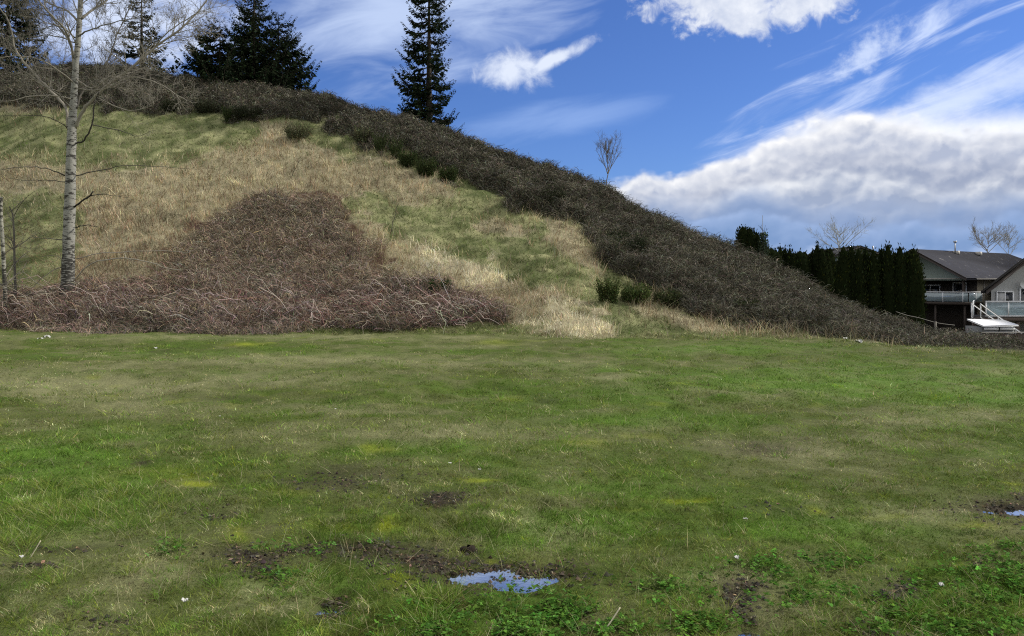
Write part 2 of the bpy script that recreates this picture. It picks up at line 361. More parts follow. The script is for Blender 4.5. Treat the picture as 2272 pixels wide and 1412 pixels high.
def blade_arr(P, L, Wd, az, lean, curl, col, tipcol=None, segs=2):
    """tapered bent blades. P n,3; returns V, tris, col"""
    n = len(P); d = np.stack([np.cos(az), np.sin(az), 0 * az], 1); s = np.stack([-np.sin(az), np.cos(az), 0 * az], 1)
    # blade faces turn at random about its own axis
    tw = rng.uniform(0, 2 * np.pi, n); s = np.stack([np.cos(tw), np.sin(tw), 0 * tw], 1)
    up = np.array([0, 0, 1.0])
    rows = []
    k = segs
    for i in range(k + 1):
        t = i / k
        hor = L * (lean * t + curl * t * t); ver = L * (t - 0.35 * (curl * t * t) - 0.25 * lean * t)
        c = P + d * hor[:, None] + up * ver[:, None]
        wd = Wd * (1 - t) ** 0.7
        if i < k: rows.append(c - s * wd[:, None] * .5); rows.append(c + s * wd[:, None] * .5)
        else: rows.append(c)
    V = np.stack(rows, 1); m = V.shape[1]
    base = (np.arange(n) * m)[:, None]; T = []
    for i in range(k - 1):
        T += [[2 * i, 2 * i + 1, 2 * i + 3], [2 * i, 2 * i + 3, 2 * i + 2]]
    T.append([2 * k - 2, 2 * k - 1, 2 * k])
    tris = (base[:, :, None] + np.array(T)[None]).reshape(-1, 3)
    cc = np.repeat(col[:, None, :], m, 1)
    return V.reshape(-1, 3), tris, cc.reshape(-1, 3)
def arc_arr(P, D, L, Wd, arch, col, segs=4, sides=0, jit=0.04):
    """arching stems: ribbons (sides=0) or tubes"""
    n = len(P); up = np.array([0, 0, 1.0]); D = D / np.linalg.norm(D, axis=1)[:, None]
    C = []
    for i in range(segs + 1):
        t = i / segs
        C.append(P + D * (L * t)[:, None] + up * (arch * L * 4 * t * (1 - t))[:, None] + rng.normal(0, jit, (n, 3)) * L[:, None] * (t > 0))
    C = np.stack(C, 1)
    side = np.cross(D, up); side /= np.linalg.norm(side, axis=1)[:, None] + 1e-9
    o2 = np.cross(side, D)
    if sides:
        offs = [np.cos(2 * np.pi * k / sides) * side + np.sin(2 * np.pi * k / sides) * o2 for k in range(sides)]
    else:
        th = rng.uniform(0, np.pi, n)[:, None]; q = np.cos(th) * side + np.sin(th) * o2; offs = [q, -q]
    rows = []; m = len(offs)
    for i in range(segs + 1):
        wd = (Wd * .5 * (1 - 0.65 * i / segs))[:, None]
        for o_ in offs: rows.append(C[:, i] + o_ * wd)
    V = np.stack(rows, 1); M = V.shape[1]; Q = []
    for i in range(segs):
        if sides:
            for k in range(m): Q.append([i * m + k, i * m + (k + 1) % m, (i + 1) * m + (k + 1) % m, (i + 1) * m + k])
        else: Q.append([i * 2, i * 2 + 1, i * 2 + 3, i * 2 + 2])
    quads = ((np.arange(n) * M)[:, None, None] + np.array(Q)[None]).reshape(-1, 4)
    return V.reshape(-1, 3), quads, np.repeat(col[:, None], M, 1).reshape(-1, 3)
def leaf_arr(P, size, col, flat=0.0):
    """small rhombic leaves, randomly turned"""
    n = len(P); a_ = rng.normal(0, 1, (n, 3)); a_[:, 2] *= (1 - flat); a_ /= np.linalg.norm(a_, axis=1)[:, None]
    b_ = rng.normal(0, 1, (n, 3)); b_[:, 2] *= (1 - flat); b_ -= a_ * (a_ * b_).sum(1)[:, None]; b_ /= np.linalg.norm(b_, axis=1)[:, None] + 1e-9
    s = size[:, None]
    V = np.stack([P - a_ * s * .5, P + b_ * s * .3, P + a_ * s * .5, P - b_ * s * .3], 1)
    q = (np.arange(n) * 4)[:, None] + np.arange(4)[None]
    return V.reshape(-1, 3), q, np.repeat(col[:, None], 4, 1).reshape(-1, 3)
class Acc:
    def __init__(s): s.V = []; s.T = []; s.Q = []; s.C = []; s.n = 0
    def add(s, V, tris=None, quads=None, col=None):
        V = np.asarray(V, float).reshape(-1, 3)
        if col is None: col = (.5, .5, .5)
        col = np.asarray(col, float)
        if col.ndim == 1: col = np.repeat(col[None], len(V), 0)
        s.V.append(V); s.C.append(col)
        if tris is not None and len(tris): s.T.append(np.asarray(tris) + s.n)
        if quads is not None and len(quads): s.Q.append(np.asarray(quads) + s.n)
        s.n += len(V); return s
    def build(s, name, mat, parent=None, smooth=False, off=(0, 0, 0)):
        return mesh_obj(name, np.concatenate(s.V) - np.array(off), np.concatenate(s.T) if s.T else None, np.concatenate(s.Q) if s.Q else None, np.concatenate(s.C), mat, parent, smooth)
    def tube(s, pts, rad, col, sides=5, cap=True):
        pts = np.asarray(pts, float); n = len(pts); rad = np.broadcast_to(np.asarray(rad, float), (n,))
        tg = np.gradient(pts, axis=0); tg /= np.linalg.norm(tg, axis=1)[:, None] + 1e-9
        ref = np.array([0, 1.0, 0]) if abs(tg[0, 1]) < .8 else np.array([1.0, 0, 0])
        a_ = np.cross(tg, ref); a_ /= np.linalg.norm(a_, axis=1)[:, None] + 1e-9; b_ = np.cross(tg, a_)
        th = np.arange(sides) * 2 * np.pi / sides
        V = pts[:, None] + rad[:, None, None] * (np.cos(th)[None, :, None] * a_[:, None] + np.sin(th)[None, :, None] * b_[:, None])
        Q = [[i * sides + k, i * sides + (k + 1) % sides, (i + 1) * sides + (k + 1) % sides, (i + 1) * sides + k] for i in range(n - 1) for k in range(sides)]
        T = []
        V = V.reshape(-1, 3)
        if cap:
            V = np.vstack([V, pts[0], pts[-1]]); c0 = n * sides
            T = [[c0, (k + 1) % sides, k] for k in range(sides)] + [[c0 + 1, (n - 1) * sides + k, (n - 1) * sides + (k + 1) % sides] for k in range(sides)]
        return s.add(V, T, Q, col)
    def box(s, x0, x1, y0, y1, z0, z1, col=(.5, .5, .5), fr=None):
        V = np.array([(x, y, z) for z in (z0, z1) for y in (y0, y1) for x in (x0, x1)], float)
        if fr is not None: V = fr(V)
        return s.add(V, None, [[0, 2, 3, 1], [4, 5, 7, 6], [0, 1, 5, 4], [2, 6, 7, 3], [0, 4, 6, 2], [1, 3, 7, 5]], col)
    def slab(s, P, thick, col=(.5, .5, .5)):               # a plate: polygon P extruded by vector thick
        P = np.array(P, float); n = len(P); V = np.vstack([P, P + np.array(thick)])
        T = [[0, i, i + 1] for i in range(1, n - 1)] + [[n, n + i + 1, n + i] for i in range(1, n - 1)]
        Q = [[i, (i + 1) % n, n + (i + 1) % n, n + i] for i in range(n)]
        return s.add(V, T, Q, col)

# ------------------------------------------------------------------ materials
def vcol_mat(name, rough=0.8, transl=0.0, noise_scale=None, noise_amt=0.0, spec=0.2, bump=None):
    m = bpy.data.materials.new(name); m.use_nodes = True; t = m.node_tree; b = NB(t); t.nodes.clear()
    at = b.node('ShaderNodeAttribute', attribute_name='col'); c = EX(b, at.outputs['Color'])
    tcn = b.node('ShaderNodeTexCoord'); g = b.node('ShaderNodeNewGeometry')
    if noise_scale:
        nz = b.noise(EX(b, g.outputs['Position']), noise_scale, 5, 0.65)
        f_ = (nz - 0.5) * (2 * noise_amt) + 1.0
        c = b.mul(c, b.vec(f_, f_, f_))
    out = b.node('ShaderNodeOutputMaterial')
    if transl > 0:
        d = b.node('ShaderNodeBsdfDiffuse'); tr = b.node('ShaderNodeBsdfTranslucent'); mx_ = b.node('ShaderNodeMixShader'); mx_.inputs[0].default_value = transl
        b.put(c, d.inputs[0]); b.put(c, tr.inputs[0]); t.links.new(d.outputs[0], mx_.inputs[1]); t.links.new(tr.outputs[0], mx_.inputs[2]); t.links.new(mx_.outputs[0], out.inputs[0])
    else:
        pb = b.node('ShaderNodeBsdfPrincipled'); b.put(c, pb.inputs['Base Color']); pb.inputs['Roughness'].default_value = rough; pb.inputs['Specular IOR Level'].default_value = spec
        if bump:
            bn = b.node('ShaderNodeBump'); bn.inputs['Strength'].default_value = bump[1]; bn.inputs['Distance'].default_value = bump[2]
            b.put(b.noise(EX(b, g.outputs['Position']), bump[0], 5, 0.65), bn.inputs['Height']); t.links.new(bn.outputs[0], pb.inputs['Normal'])
        t.links.new(pb.outputs[0], out.inputs[0])
    return m
M_GROUND = vcol_mat('ground_cover', 0.95, 0, 22.0, 0.55, 0.1, (30.0, 0.8, 0.03))
M_GRASS = vcol_mat('grass_blades', transl=0.30)
M_DRYG = vcol_mat('dry_grass_blades', transl=0.25)
M_STEM = vcol_mat('bramble_stems', transl=0.0, rough=0.85)
M_LEAF = vcol_mat('leaves', transl=0.2)
M_NEEDLE = vcol_mat('needles', transl=0.06)
M_WOOD = vcol_mat('wood', 0.85, 0, 9.0, 0.35, 0.2)
M_PAINT = vcol_mat('painted', 0.6, 0, 5.0, 0.12, 0.3)
M_CORE = vcol_mat('thicket_core', 0.95, 0, 5.0, 0.5, 0.05, (7.0, 1.0, 0.12))

# ------------------------------------------------------------------ ground sheet
def build_ground():
    ang = np.concatenate([np.linspace(-180, -42, 50)[:-1], np.linspace(-42, 42, 620), np.linspace(42, 180, 50)[1:]])
    ang = np.radians(ang)
    r = np.concatenate([[0.4, 1, 1.8, 2.4], np.exp(np.linspace(math.log(2.9), math.log(90), 640)), np.exp(np.linspace(math.log(96), math.log(4000), 30))])
    R_, A_ = np.meshgrid(r, ang, indexing='ij'); X = (R_ * np.sin(A_)).ravel(); Y = (R_ * np.cos(A_)).ravel()
    Z = H(X, Y); nr, na = R_.shape
    Z[R_.ravel() > 1500] = -3.2
    c, mud = ground_colour(X, Y, Z)
    i = np.arange(nr - 1)[:, None] * na; j = np.arange(na - 1)[None]
    q = np.stack([i + j, i + j + 1, i + na + j + 1, i + na + j], -1).reshape(-1, 4)[:, ::-1]
    o = mesh_obj('ground', np.stack([X, Y, Z], 1), None, q, c, M_GROUND, smooth=True)
    return tag(o, kind='structure')
build_ground()

# inverse of the projection onto the ground, for scattering plants with an even density in view
UG = np.arange(-420, 2700, 8.0); VG = np.arange(60, 1620, 2.0)
YINV = np.zeros((len(UG), len(VG))); VTOP = np.zeros(len(UG))
for i_, u_ in enumerate(UG):
    Yf_, Yc_, Zc_, vc_, vh_ = cols_of(u_)
    ys = np.exp(np.linspace(math.log(2.9), math.log(Yc_ * 0.995), 700)); xs = (u_ - CX) / F * ys
    vv = HZ - (H(xs, ys) - CAMZ) * F / ys
    vv = np.minimum.accumulate(vv); VTOP[i_] = vv[-1]
    YINV[i_] = np.interp(VG, vv[::-1] + np.arange(700) * 1e-7, ys[::-1])
def place(u, v):
    fi = np.clip((u - UG[0]) / 8.0, 0, len(UG) - 1.001); fj = np.clip((v - VG[0]) / 2.0, 0, len(VG) - 1.001)
    i0 = fi.astype(int); j0 = fj.astype(int); a_ = fi - i0; b_ = fj - j0
    Y = (YINV[i0, j0] * (1 - a_) * (1 - b_) + YINV[i0 + 1, j0] * a_ * (1 - b_) + YINV[i0, j0 + 1] * (1 - a_) * b_ + YINV[i0 + 1, j0 + 1] * a_ * b_)
    X = (u - CX) / F * Y; Z = H(X, Y)
    return X, Y, Z
def vtop(u): return np.interp(u, UG, VTOP)
def scatter(n, u0, u1, v0, v1):
    u = rng.uniform(u0, u1, n); v = rng.uniform(v0, v1, n)
    k = v > vtop(u) + 1; u, v = u[k], v[k]
    return place(u, v)
PX = lambda Y: Y / F * 2.22                               # metres per pixel of the render

# ------------------------------------------------------------------ field grass
def build_field():
    acc = Acc(); tuft = Acc()
    X, Y, Z = scatter(520000, -420, 2690, 715, 1560)
    dry, lush, moss, mud = field(X, Y, Z); Yf = cols_of(u_of(X, Y))[0]
    # drop blades in mud, water and beyond the foot
    gap = np.clip(-fbm(X, Y, .12, 2, 181) * 5 * (1 - sst(Y, 6, 11)) - fbm(X, Y, .34, 2, 182) * 6 * sst(Y, 6, 11) - .35, 0, .9)
    keep = (rng.uniform(size=len(X)) > gap * .8) & (Y < Yf + 0.6) & (rng.uniform(size=len(X)) > mud * 0.84) & ((dip(X, Y) < 0.42 + 0.2 * rng.uniform(size=len(X))) | (rng.uniform(size=len(X)) < .25 * (fbm(X, Y, .12, 2, 78) > .05)))
    X, Y, Z, dry, lush, moss, mud = (q[keep] for q in (X, Y, Z, dry, lush, moss, mud)); n = len(X); Yfk = Yf[keep]
    def cr(sd):                                             # random numbers that clump together in small tufts
        q = fbm(X, Y, .13, 2, sd) * (1 - fr_) + fbm(X, Y, .36, 2, sd + 1) * fr_
        return np.clip(.42 * rng.uniform(size=n) + .58 * (q * 2.3 + .5), 0, 1)
    fr_ = sst(Y, 7, 13)
    r = cr(301)
    col = near(C_OLIVE, n, .28)
    def cho(mask, c, j=.25):
        k = mask.sum()
        if k: col[mask] = near(c, k, j)
    cho(r < 0.18 + lush * 0.85, C_LUSH, .28)
    r2 = cr(305); cho(r2 < 0.10 + dry * 0.52 * (1 - 0.7 * lush) + .35 * sst(Y - Yfk, -2.0, 0), C_DRY, .28)
    r3 = cr(309); cho(r3 < 0.06 + 0.12 * dry + mud * .5, C_BROWN, .3)
    r4 = cr(313); cho(r4 < moss * 0.75, C_MOSS, .2)
    cl = fbm(X, Y, 0.22, 3, 71)
    far = sst(Y, 6, 14)
    var = 1.5 * fbm(X, Y, .10, 2, 171) * (1 - far) + 1.9 * fbm(X, Y, .26, 3, 172) + 1.1 * fbm(X, Y, .6, 3, 173) * far
    col = col * np.exp(var + rng.normal(-.06, .22, n))[:, None]
    tall = np.clip(0.5 + 1.6 * fbm(X, Y, 0.9, 3, 72) + 0.5 * lush - 0.3 * dry - 0.7 * moss - .4 * mud, 0.12, 1.5)
    L = (0.012 + 0.026 * tall * (0.35 + 1.5 * np.clip(cl + .5, 0, 1) ** 1.5)) * np.exp(rng.normal(0, .35, n)) * (1 + 1.6 * sst(Y - Yfk, -2.2, -.3))
    Wd = np.maximum(0.0028, 0.55 * PX(Y)) * rng.uniform(.6, 1.3, n)
    Wd = np.minimum(Wd, L * 0.9)
    az = fbm(X, Y, 0.5, 2, 73) * 14 + rng.normal(0, 2.0, n)
    V, T, C_ = blade_arr(np.stack([X, Y, Z - 0.004], 1), L, Wd, az, rng.uniform(.1, .8, n), rng.uniform(0, .8, n), col)
    acc.add(V, T, None, C_)
    o = acc.build('field_grass', M_GRASS); tag(o, 'short mixed green and straw grass over the flat field', 'grass', kind='stuff')
build_field()
def build_tufts():
    """longer tussocks of grass and the patch of long grass at the left"""
    acc = Acc()
    spots = []
    def region(n, u0, u1, v0, v1, L, sp): 
        for _ in range(n): spots.append((rng.uniform(u0, u1), rng.uniform(v0, v1), L, sp))
    region(75, -60, 400, 1075, 1175, .13, .12); region(8, 0, 70, 1195, 1235, .14, .10); spots.extend([(380, 1222, .13, .09), (395, 1215, .10, .09), (520, 1205, .08, .08), (150, 1295, .12, .10), (120, 1300, .10, .09), (1175, 940, .12, .15), (1320, 1000, .09, .15), (2160, 975, .16, .22), (1870, 1080, .09, .16)])
    region(22, 940, 1010, 1320, 1405, .11, .06); region(10, 640, 720, 1270, 1310, .06, .08); region(10, 1480, 1620, 1350, 1410, .08, .07); region(26, 1950, 2272, 1330, 1412, .09, .08); region(12, 440, 640, 1070, 1190, .07, .1)
    region(1000, -300, 2600, 755, 1010, .085, .20); region(420, -300, 2600, 1000, 1480, .055, .06)
    for (u, v, L0, sp) in spots:
        x0, y0 = gpt(u, v); n = int(rng.integers(26, 60)) if v > 1000 else 22
        X = x0 + rng.normal(0, sp * .5, n); Y = y0 + rng.normal(0, sp * .5, n); Z = H(X, Y)
        d = np.arctan2(Y - y0, X - x0); rr = np.hypot(X - x0, Y - y0) / (sp)
        c = C_LUSH if rng.uniform() < .55 else C_OLIVE
        if v < 1010: c = np.array(c) * math.exp(rng.normal(-.15, .35))
        col = near(np.array(c) * 1.25, n, .22); k = rng.uniform(size=n) < .12; col[k] = near(C_DRY, k.sum(), .2)
        L = L0 * rng.uniform(.5, 1.3, n); Wd = np.maximum(.0035, .5 * PX(Y)) * rng.uniform(.7, 1.2, n)
        V, T, C_ = blade_arr(np.stack([X, Y, Z - .004], 1), L, Wd, d + rng.normal(0, .5, n), np.clip(.15 + .6 * rr, 0, 1.1), rng.uniform(.1, .9, n), col, segs=3)
        acc.add(V, T, None, C_)
    # odd long bents
    X, Y, Z = scatter(2600, -300, 2600, 760, 1500); n = len(X)
    V, T, C_ = blade_arr(np.stack([X, Y, Z], 1), rng.uniform(.06, .16, n), np.maximum(.0022, .4 * PX(Y)), rng.uniform(0, 6.3, n), rng.uniform(.1, 1.4, n), rng.uniform(0, .7, n), near((.42, .38, .22), n, .2), segs=3)
    acc.add(V, T, None, C_)
    tag(acc.build('long_grass', M_GRASS), 'longer bright green grass tussocks and straw bents in the field', 'grass', kind='stuff')
build_tufts()
def build_clover():
    acc = Acc()
    R = [(1120, 1385, 150, 34), (1000, 1400, 120, 22), (1300, 1385, 90, 34), (1240, 1365, 60, 22), (2150, 1340, 150, 60), (2250, 1290, 60, 50), (1780, 1320, 90, 30), (1500, 1310, 70, 26), (2060, 1385, 130, 30), (1560, 1395, 60, 24), (2240, 1220, 60, 26), (1720, 1260, 90, 20), (640, 1220, 60, 10), (700, 1225, 30, 10), (820, 1210, 14, 9), (620, 1285, 60, 16), (370, 1225, 40, 14), (1190, 1330, 60, 20), (1900, 1250, 70, 16)]
    for (u, v, su, sv) in R:
        n = int(su * sv * 0.25); uu = rng.normal(u, su * .75, n); vv = np.clip(rng.normal(v, sv * .75, n), 1150, 1560)
        X, Y, Z = place(uu, vv); dens = fbm(X, Y, .13, 4, 81) > .0 + rng.normal(0, .1, len(X)); X, Y, Z = X[dens], Y[dens], Z[dens]; n = len(X)
        bump_ = np.clip(fbm(X, Y, .25, 2, 82) + .5, 0, 1)
        h_ = .010 + .035 * bump_ * rng.uniform(.6, 1.1, n); s = rng.uniform(.007, .015, n); th0 = rng.uniform(0, 6.3, n)
        c = near((.070, .150, .026), n, .38); tilt = rng.normal(0, .35, (n, 2))
        for k in range(3):                                  # three round leaflets
            th = th0 + k * 2.094
            cx = X + np.cos(th) * s * .62; cy = Y + np.sin(th) * s * .62
            ring = []
            for j in range(6):
                q = th + j * 1.047; dx = np.cos(q) * s * .58; dy = np.sin(q) * s * .58
                ring.append(np.stack([cx + dx, cy + dy, Z + h_ + (cx + dx - X) * tilt[:, 0] + (cy + dy - Y) * tilt[:, 1] + .002 * k], 1))
            V = np.stack(ring, 1); b_ = (np.arange(n) * 6)[:, None, None]
            T = (b_ + np.array([[0, 1, 2], [0, 2, 3], [0, 3, 4], [0, 4, 5]])[None]).reshape(-1, 3)
            acc.add(V.reshape(-1, 3), T, None, np.repeat(c[:, None], 6, 1).reshape(-1, 3))
    tag(acc.build('clover', M_LEAF), 'bright green clover growing in clumps along the near edge', 'clover', kind='stuff')
build_clover()
# crumbs of soil in the muddy places
def build_soil():
    acc = Acc(); X, Y, Z = scatter(90000, -100, 2400, 1050, 1480); d = field(X, Y, Z)[3]
    k = (rng.uniform(size=len(X)) < d ** 1.5 * .6) & (dip(X, Y) < .6); X, Y, Z = X[k], Y[k], Z[k]; n = len(X)
    s = rng.uniform(.006, .022, n)
    P = np.stack([X, Y, Z], 1)
    o_ = np.array([(1, 0, 0), (0, 1, 0), (-1, 0, 0), (0, -1, 0), (0, 0, 1)]) * np.array([1, 1, .8])
    V = P[:, None] + o_[None] * s[:, None, None] * rng.uniform(.5, 1.2, (n, 5, 1)) + rng.normal(0, .15, (n, 5, 3)) * s[:, None, None]
    T = ((np.arange(n) * 5)[:, None, None] + np.array([[0, 1, 4], [1, 2, 4], [2, 3, 4], [3, 0, 4]])[None]).reshape(-1, 3)
    col = near((.040, .035, .025), n, .35)
    acc.add(V.reshape(-1, 3), T, None, np.repeat(col[:, None], 5, 1).reshape(-1, 3))
    m = int(n * .5); i = rng.integers(0, n, m)
    V, Q, C_ = leaf_arr(P[i] + np.array([0, 0, .008]), rng.uniform(.01, .035, m), near((.13, .10, .06), m, .4), .75); acc.add(V, None, Q, C_)
    tag(acc.build('muddy_soil', M_STEM), 'dark wet soil crumbs and dead leaves round the puddle', 'soil', kind='stuff')
build_soil()
# water
def build_water():
    m = bpy.data.materials.new('still_water'); m.use_nodes = True; t = m.node_tree; pb = t.nodes['Principled BSDF']
    pb.inputs['Base Color'].default_value = (.03, .035, .03, 1); pb.inputs['Roughness'].default_value = .03; pb.inputs['IOR'].default_value = 4.0; pb.inputs['Specular IOR Level'].default_value = .9
    b = NB(t); bn = b.node('ShaderNodeBump'); bn.inputs['Strength'].default_value = .04; bn.inputs['Distance'].default_value = .004
    g = b.node('ShaderNodeNewGeometry'); b.put(b.noise(EX(b, g.outputs['Position']), 30.0, 3, .5), bn.inputs['Height']); t.links.new(bn.outputs[0], pb.inputs['Normal'])
    for (u, v, rx, ry, z) in [(1110, 1274, .62, .30, -.034), (2245, 1128, .50, .26, -.036), (1665, 1408, .22, .2, -.040), (2000, 1375, .22, .2, -.043), (725, 1340, .2, .2, -.045)]:
        x0, y0 = gpt(u, v); th = np.linspace(0, 2 * np.pi, 49)[:-1]
        V = np.stack([x0 + np.cos(th) * rx, y0 + np.sin(th) * ry, 0 * th + z], 1); V = np.vstack([V, (x0, y0, z)])
        T = [[48, i, (i + 1) % 48] for i in range(48)]
        o = mesh_obj('puddle_water', V, T, None, None, m); tag(o, kind='structure')
build_water()

# ------------------------------------------------------------------ hill grass
def thick_low(X, Y, z):
    rag = 1 - (1 - sst(z['low'] + 190 * fbm(X, Y, 1.5, 4, 115), -5, 50)) * sst(695 - z['v'], 0, 50)
    return 1.05 * rag * sst(z['low'], -3, np.where(z['v'] > 660, 22, 60)) * (0.78 + 1.0 * fbm(X, Y, 2.6, 4, 111) + .4 * fbm(X, Y, .6, 3, 112)) * np.interp(z['u'], [700, 1150], [1, .55])
def build_hill_grass():
    acc = Acc()
    X, Y, Z = scatter(330000, -420, 2300, 150, 770); z = zones(X, Y, Z); Yf = cols_of(u_of(X, Y))[0]
    k = (Y > Yf - .8) & (z['up'] < 6 + np.abs(rng.normal(0, 6, len(X)))) & (z['low'] < 2 + np.abs(rng.normal(0, 16, len(X))) + 400 * (rng.uniform(size=len(X)) < .16 * sst(700 - z['v'], 0, 80))); X, Y, Z = X[k], Y[k], Z[k]; z = {a_: b_[k] for a_, b_ in z.items()}; n = len(X)
    tan = sst(z['tan'] + 16 * rng.normal(size=n) + 50 * fbm(X, Y, 1.1, 3, 95), -16, 20) * np.clip(.82 + 1.3 * fbm(X, Y, 2.2, 3, 96), .25, 1); pale = sst(z['pale'] + 4 * rng.normal(size=n), -4, 6)
    patchy = np.clip(.56 + 1.7 * fbm(X, Y, 1.6, 4, 91), 0, 1); lefty = sst(900 - z['u'], 0, 500)
    col = near(C_HGREEN, n, .28)
    r = rng.uniform(size=n); m_ = r < patchy * (.55 + .38 * lefty); col[m_] = near((.24, .225, .135), m_.sum(), .28)
    r = rng.uniform(size=n); m_ = r < .16; col[m_] = near(C_LUSH, m_.sum(), .25)
    r = rng.uniform(size=n); tm = r < tan * .85; col[tm] = near(C_TAN, tm.sum(), .24)
    r = rng.uniform(size=n); rb = (r < .28) & tm; col[rb] = near((.24, .165, .095), rb.sum(), .25)
    r = rng.uniform(size=n); bm = r < .62 * sst(z['v'] + 60 * fbm(X, Y, 1.8, 3, 98), 440, 540) * sst(480 - z['u'] + 60 * fbm(X, Y, 1.8, 3, 99), 0, 60); col[bm] = near((.27, .19, .125), bm.sum(), .35); bg_ = (rng.uniform(size=n) < .3) & bm; col[bg_] = near((.14, .13, .085), bg_.sum(), .3)
    r = rng.uniform(size=n); pm = r < pale * .95; col[pm] = near(C_PALE, pm.sum(), .2)
    L = np.where(tm, rng.uniform(.22, .62, n), rng.uniform(.08, .26, n)) * (1 + .7 * fbm(X, Y, 1.3, 3, 92))
    L = np.where(pm, L * .75, L) * (.48 + 1.3 * np.clip(fbm(X, Y, .45, 3, 97) + .4, 0, 1))
    Wd = np.maximum(.006, .50 * PX(Y)) * rng.uniform(.5, 1.2, n)
    az = -1.57 + fbm(X, Y, 1.2, 3, 93) * 8 + rng.normal(0, 1.5, n)      # mostly fallen down the slope
    col = col * np.exp(1.5 * fbm(X, Y, .42, 3, 175) + .9 * fbm(X, Y, 1.3, 3, 176) - .03)[:, None]; inl = z['low'] > 4; Z = Z + np.where(inl, thick_low(X, Y, z) * rng.uniform(.2, .62, n), 0); col[inl] = near((.30, .25, .15), inl.sum(), .3); L = np.where(inl, rng.uniform(.2, .5, n), L)
    V, T, C_ = blade_arr(np.stack([X, Y, Z - .02], 1), L, Wd, az, np.where(tm, rng.uniform(0, .5, n), rng.uniform(.3, 1.3, n)), rng.uniform(0, .8, n), col)
    acc.add(V, T, None, C_)
    tag(acc.build('hill_grass', M_DRYG), 'green tussocky grass and tall straw coloured dead grass on the hillside', 'grass', kind='stuff')
build_hill_grass()

# ------------------------------------------------------------------ bramble thickets
def thick_up(X, Y, z):
    vh = cols_of(u_of(X, Y))[4]
    return vh * sst(z['up'], -4, 16 * 40 / np.maximum(Y, 20)) * (0.80 + 1.1 * fbm(X, Y, 2.3, 4, 101) + .8 * fbm(X, Y, .8, 3, 102))
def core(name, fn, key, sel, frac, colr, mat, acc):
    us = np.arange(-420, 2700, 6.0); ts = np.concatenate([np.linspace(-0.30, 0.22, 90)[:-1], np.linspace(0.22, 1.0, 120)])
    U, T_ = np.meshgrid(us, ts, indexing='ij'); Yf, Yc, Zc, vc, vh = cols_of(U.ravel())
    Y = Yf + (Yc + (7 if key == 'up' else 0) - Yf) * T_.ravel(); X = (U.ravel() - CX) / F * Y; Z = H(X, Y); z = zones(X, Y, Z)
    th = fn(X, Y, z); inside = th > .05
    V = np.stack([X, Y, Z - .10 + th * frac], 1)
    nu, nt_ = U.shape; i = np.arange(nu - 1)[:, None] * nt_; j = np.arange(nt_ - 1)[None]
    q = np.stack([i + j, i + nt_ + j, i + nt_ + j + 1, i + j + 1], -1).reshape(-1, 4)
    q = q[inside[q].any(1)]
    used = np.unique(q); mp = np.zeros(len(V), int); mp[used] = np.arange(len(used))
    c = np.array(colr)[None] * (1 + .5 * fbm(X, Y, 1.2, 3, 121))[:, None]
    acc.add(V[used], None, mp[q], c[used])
    # faces of the thicket, for the outer stems
    A_ = V[q[:, 0]]; B_ = V[q[:, 1]]; C_ = V[q[:, 2]]; D_ = V[q[:, 3]]; ar = np.linalg.norm(np.cross(C_ - A_, D_ - B_), axis=1) * .5
    cen = (A_ + B_ + C_ + D_) / 4; nrm = np.cross(C_ - A_, D_ - B_); nrm /= np.linalg.norm(nrm, axis=1)[:, None] + 1e-9; nrm *= np.sign(nrm[:, 2:3] + 1e-9)
    facing = np.clip((nrm * (np.array([0, 0, CAMZ]) - cen)).sum(1) / np.linalg.norm(cen, axis=1), .12, 1)
    wgt = ar * facing / cen[:, 1] ** 2 * (th[q].max(1) > .06); wgt /= wgt.sum()
    def sample(n):
        i_ = rng.choice(len(q), n, p=wgt); s_, t_ = rng.uniform(size=(n, 1)), rng.uniform(size=(n, 1))
        return (A_[i_] * (1 - s_) + B_[i_] * s_) * (1 - t_) + (D_[i_] * (1 - s_) + C_[i_] * s_) * t_, nrm[i_]
    return sample
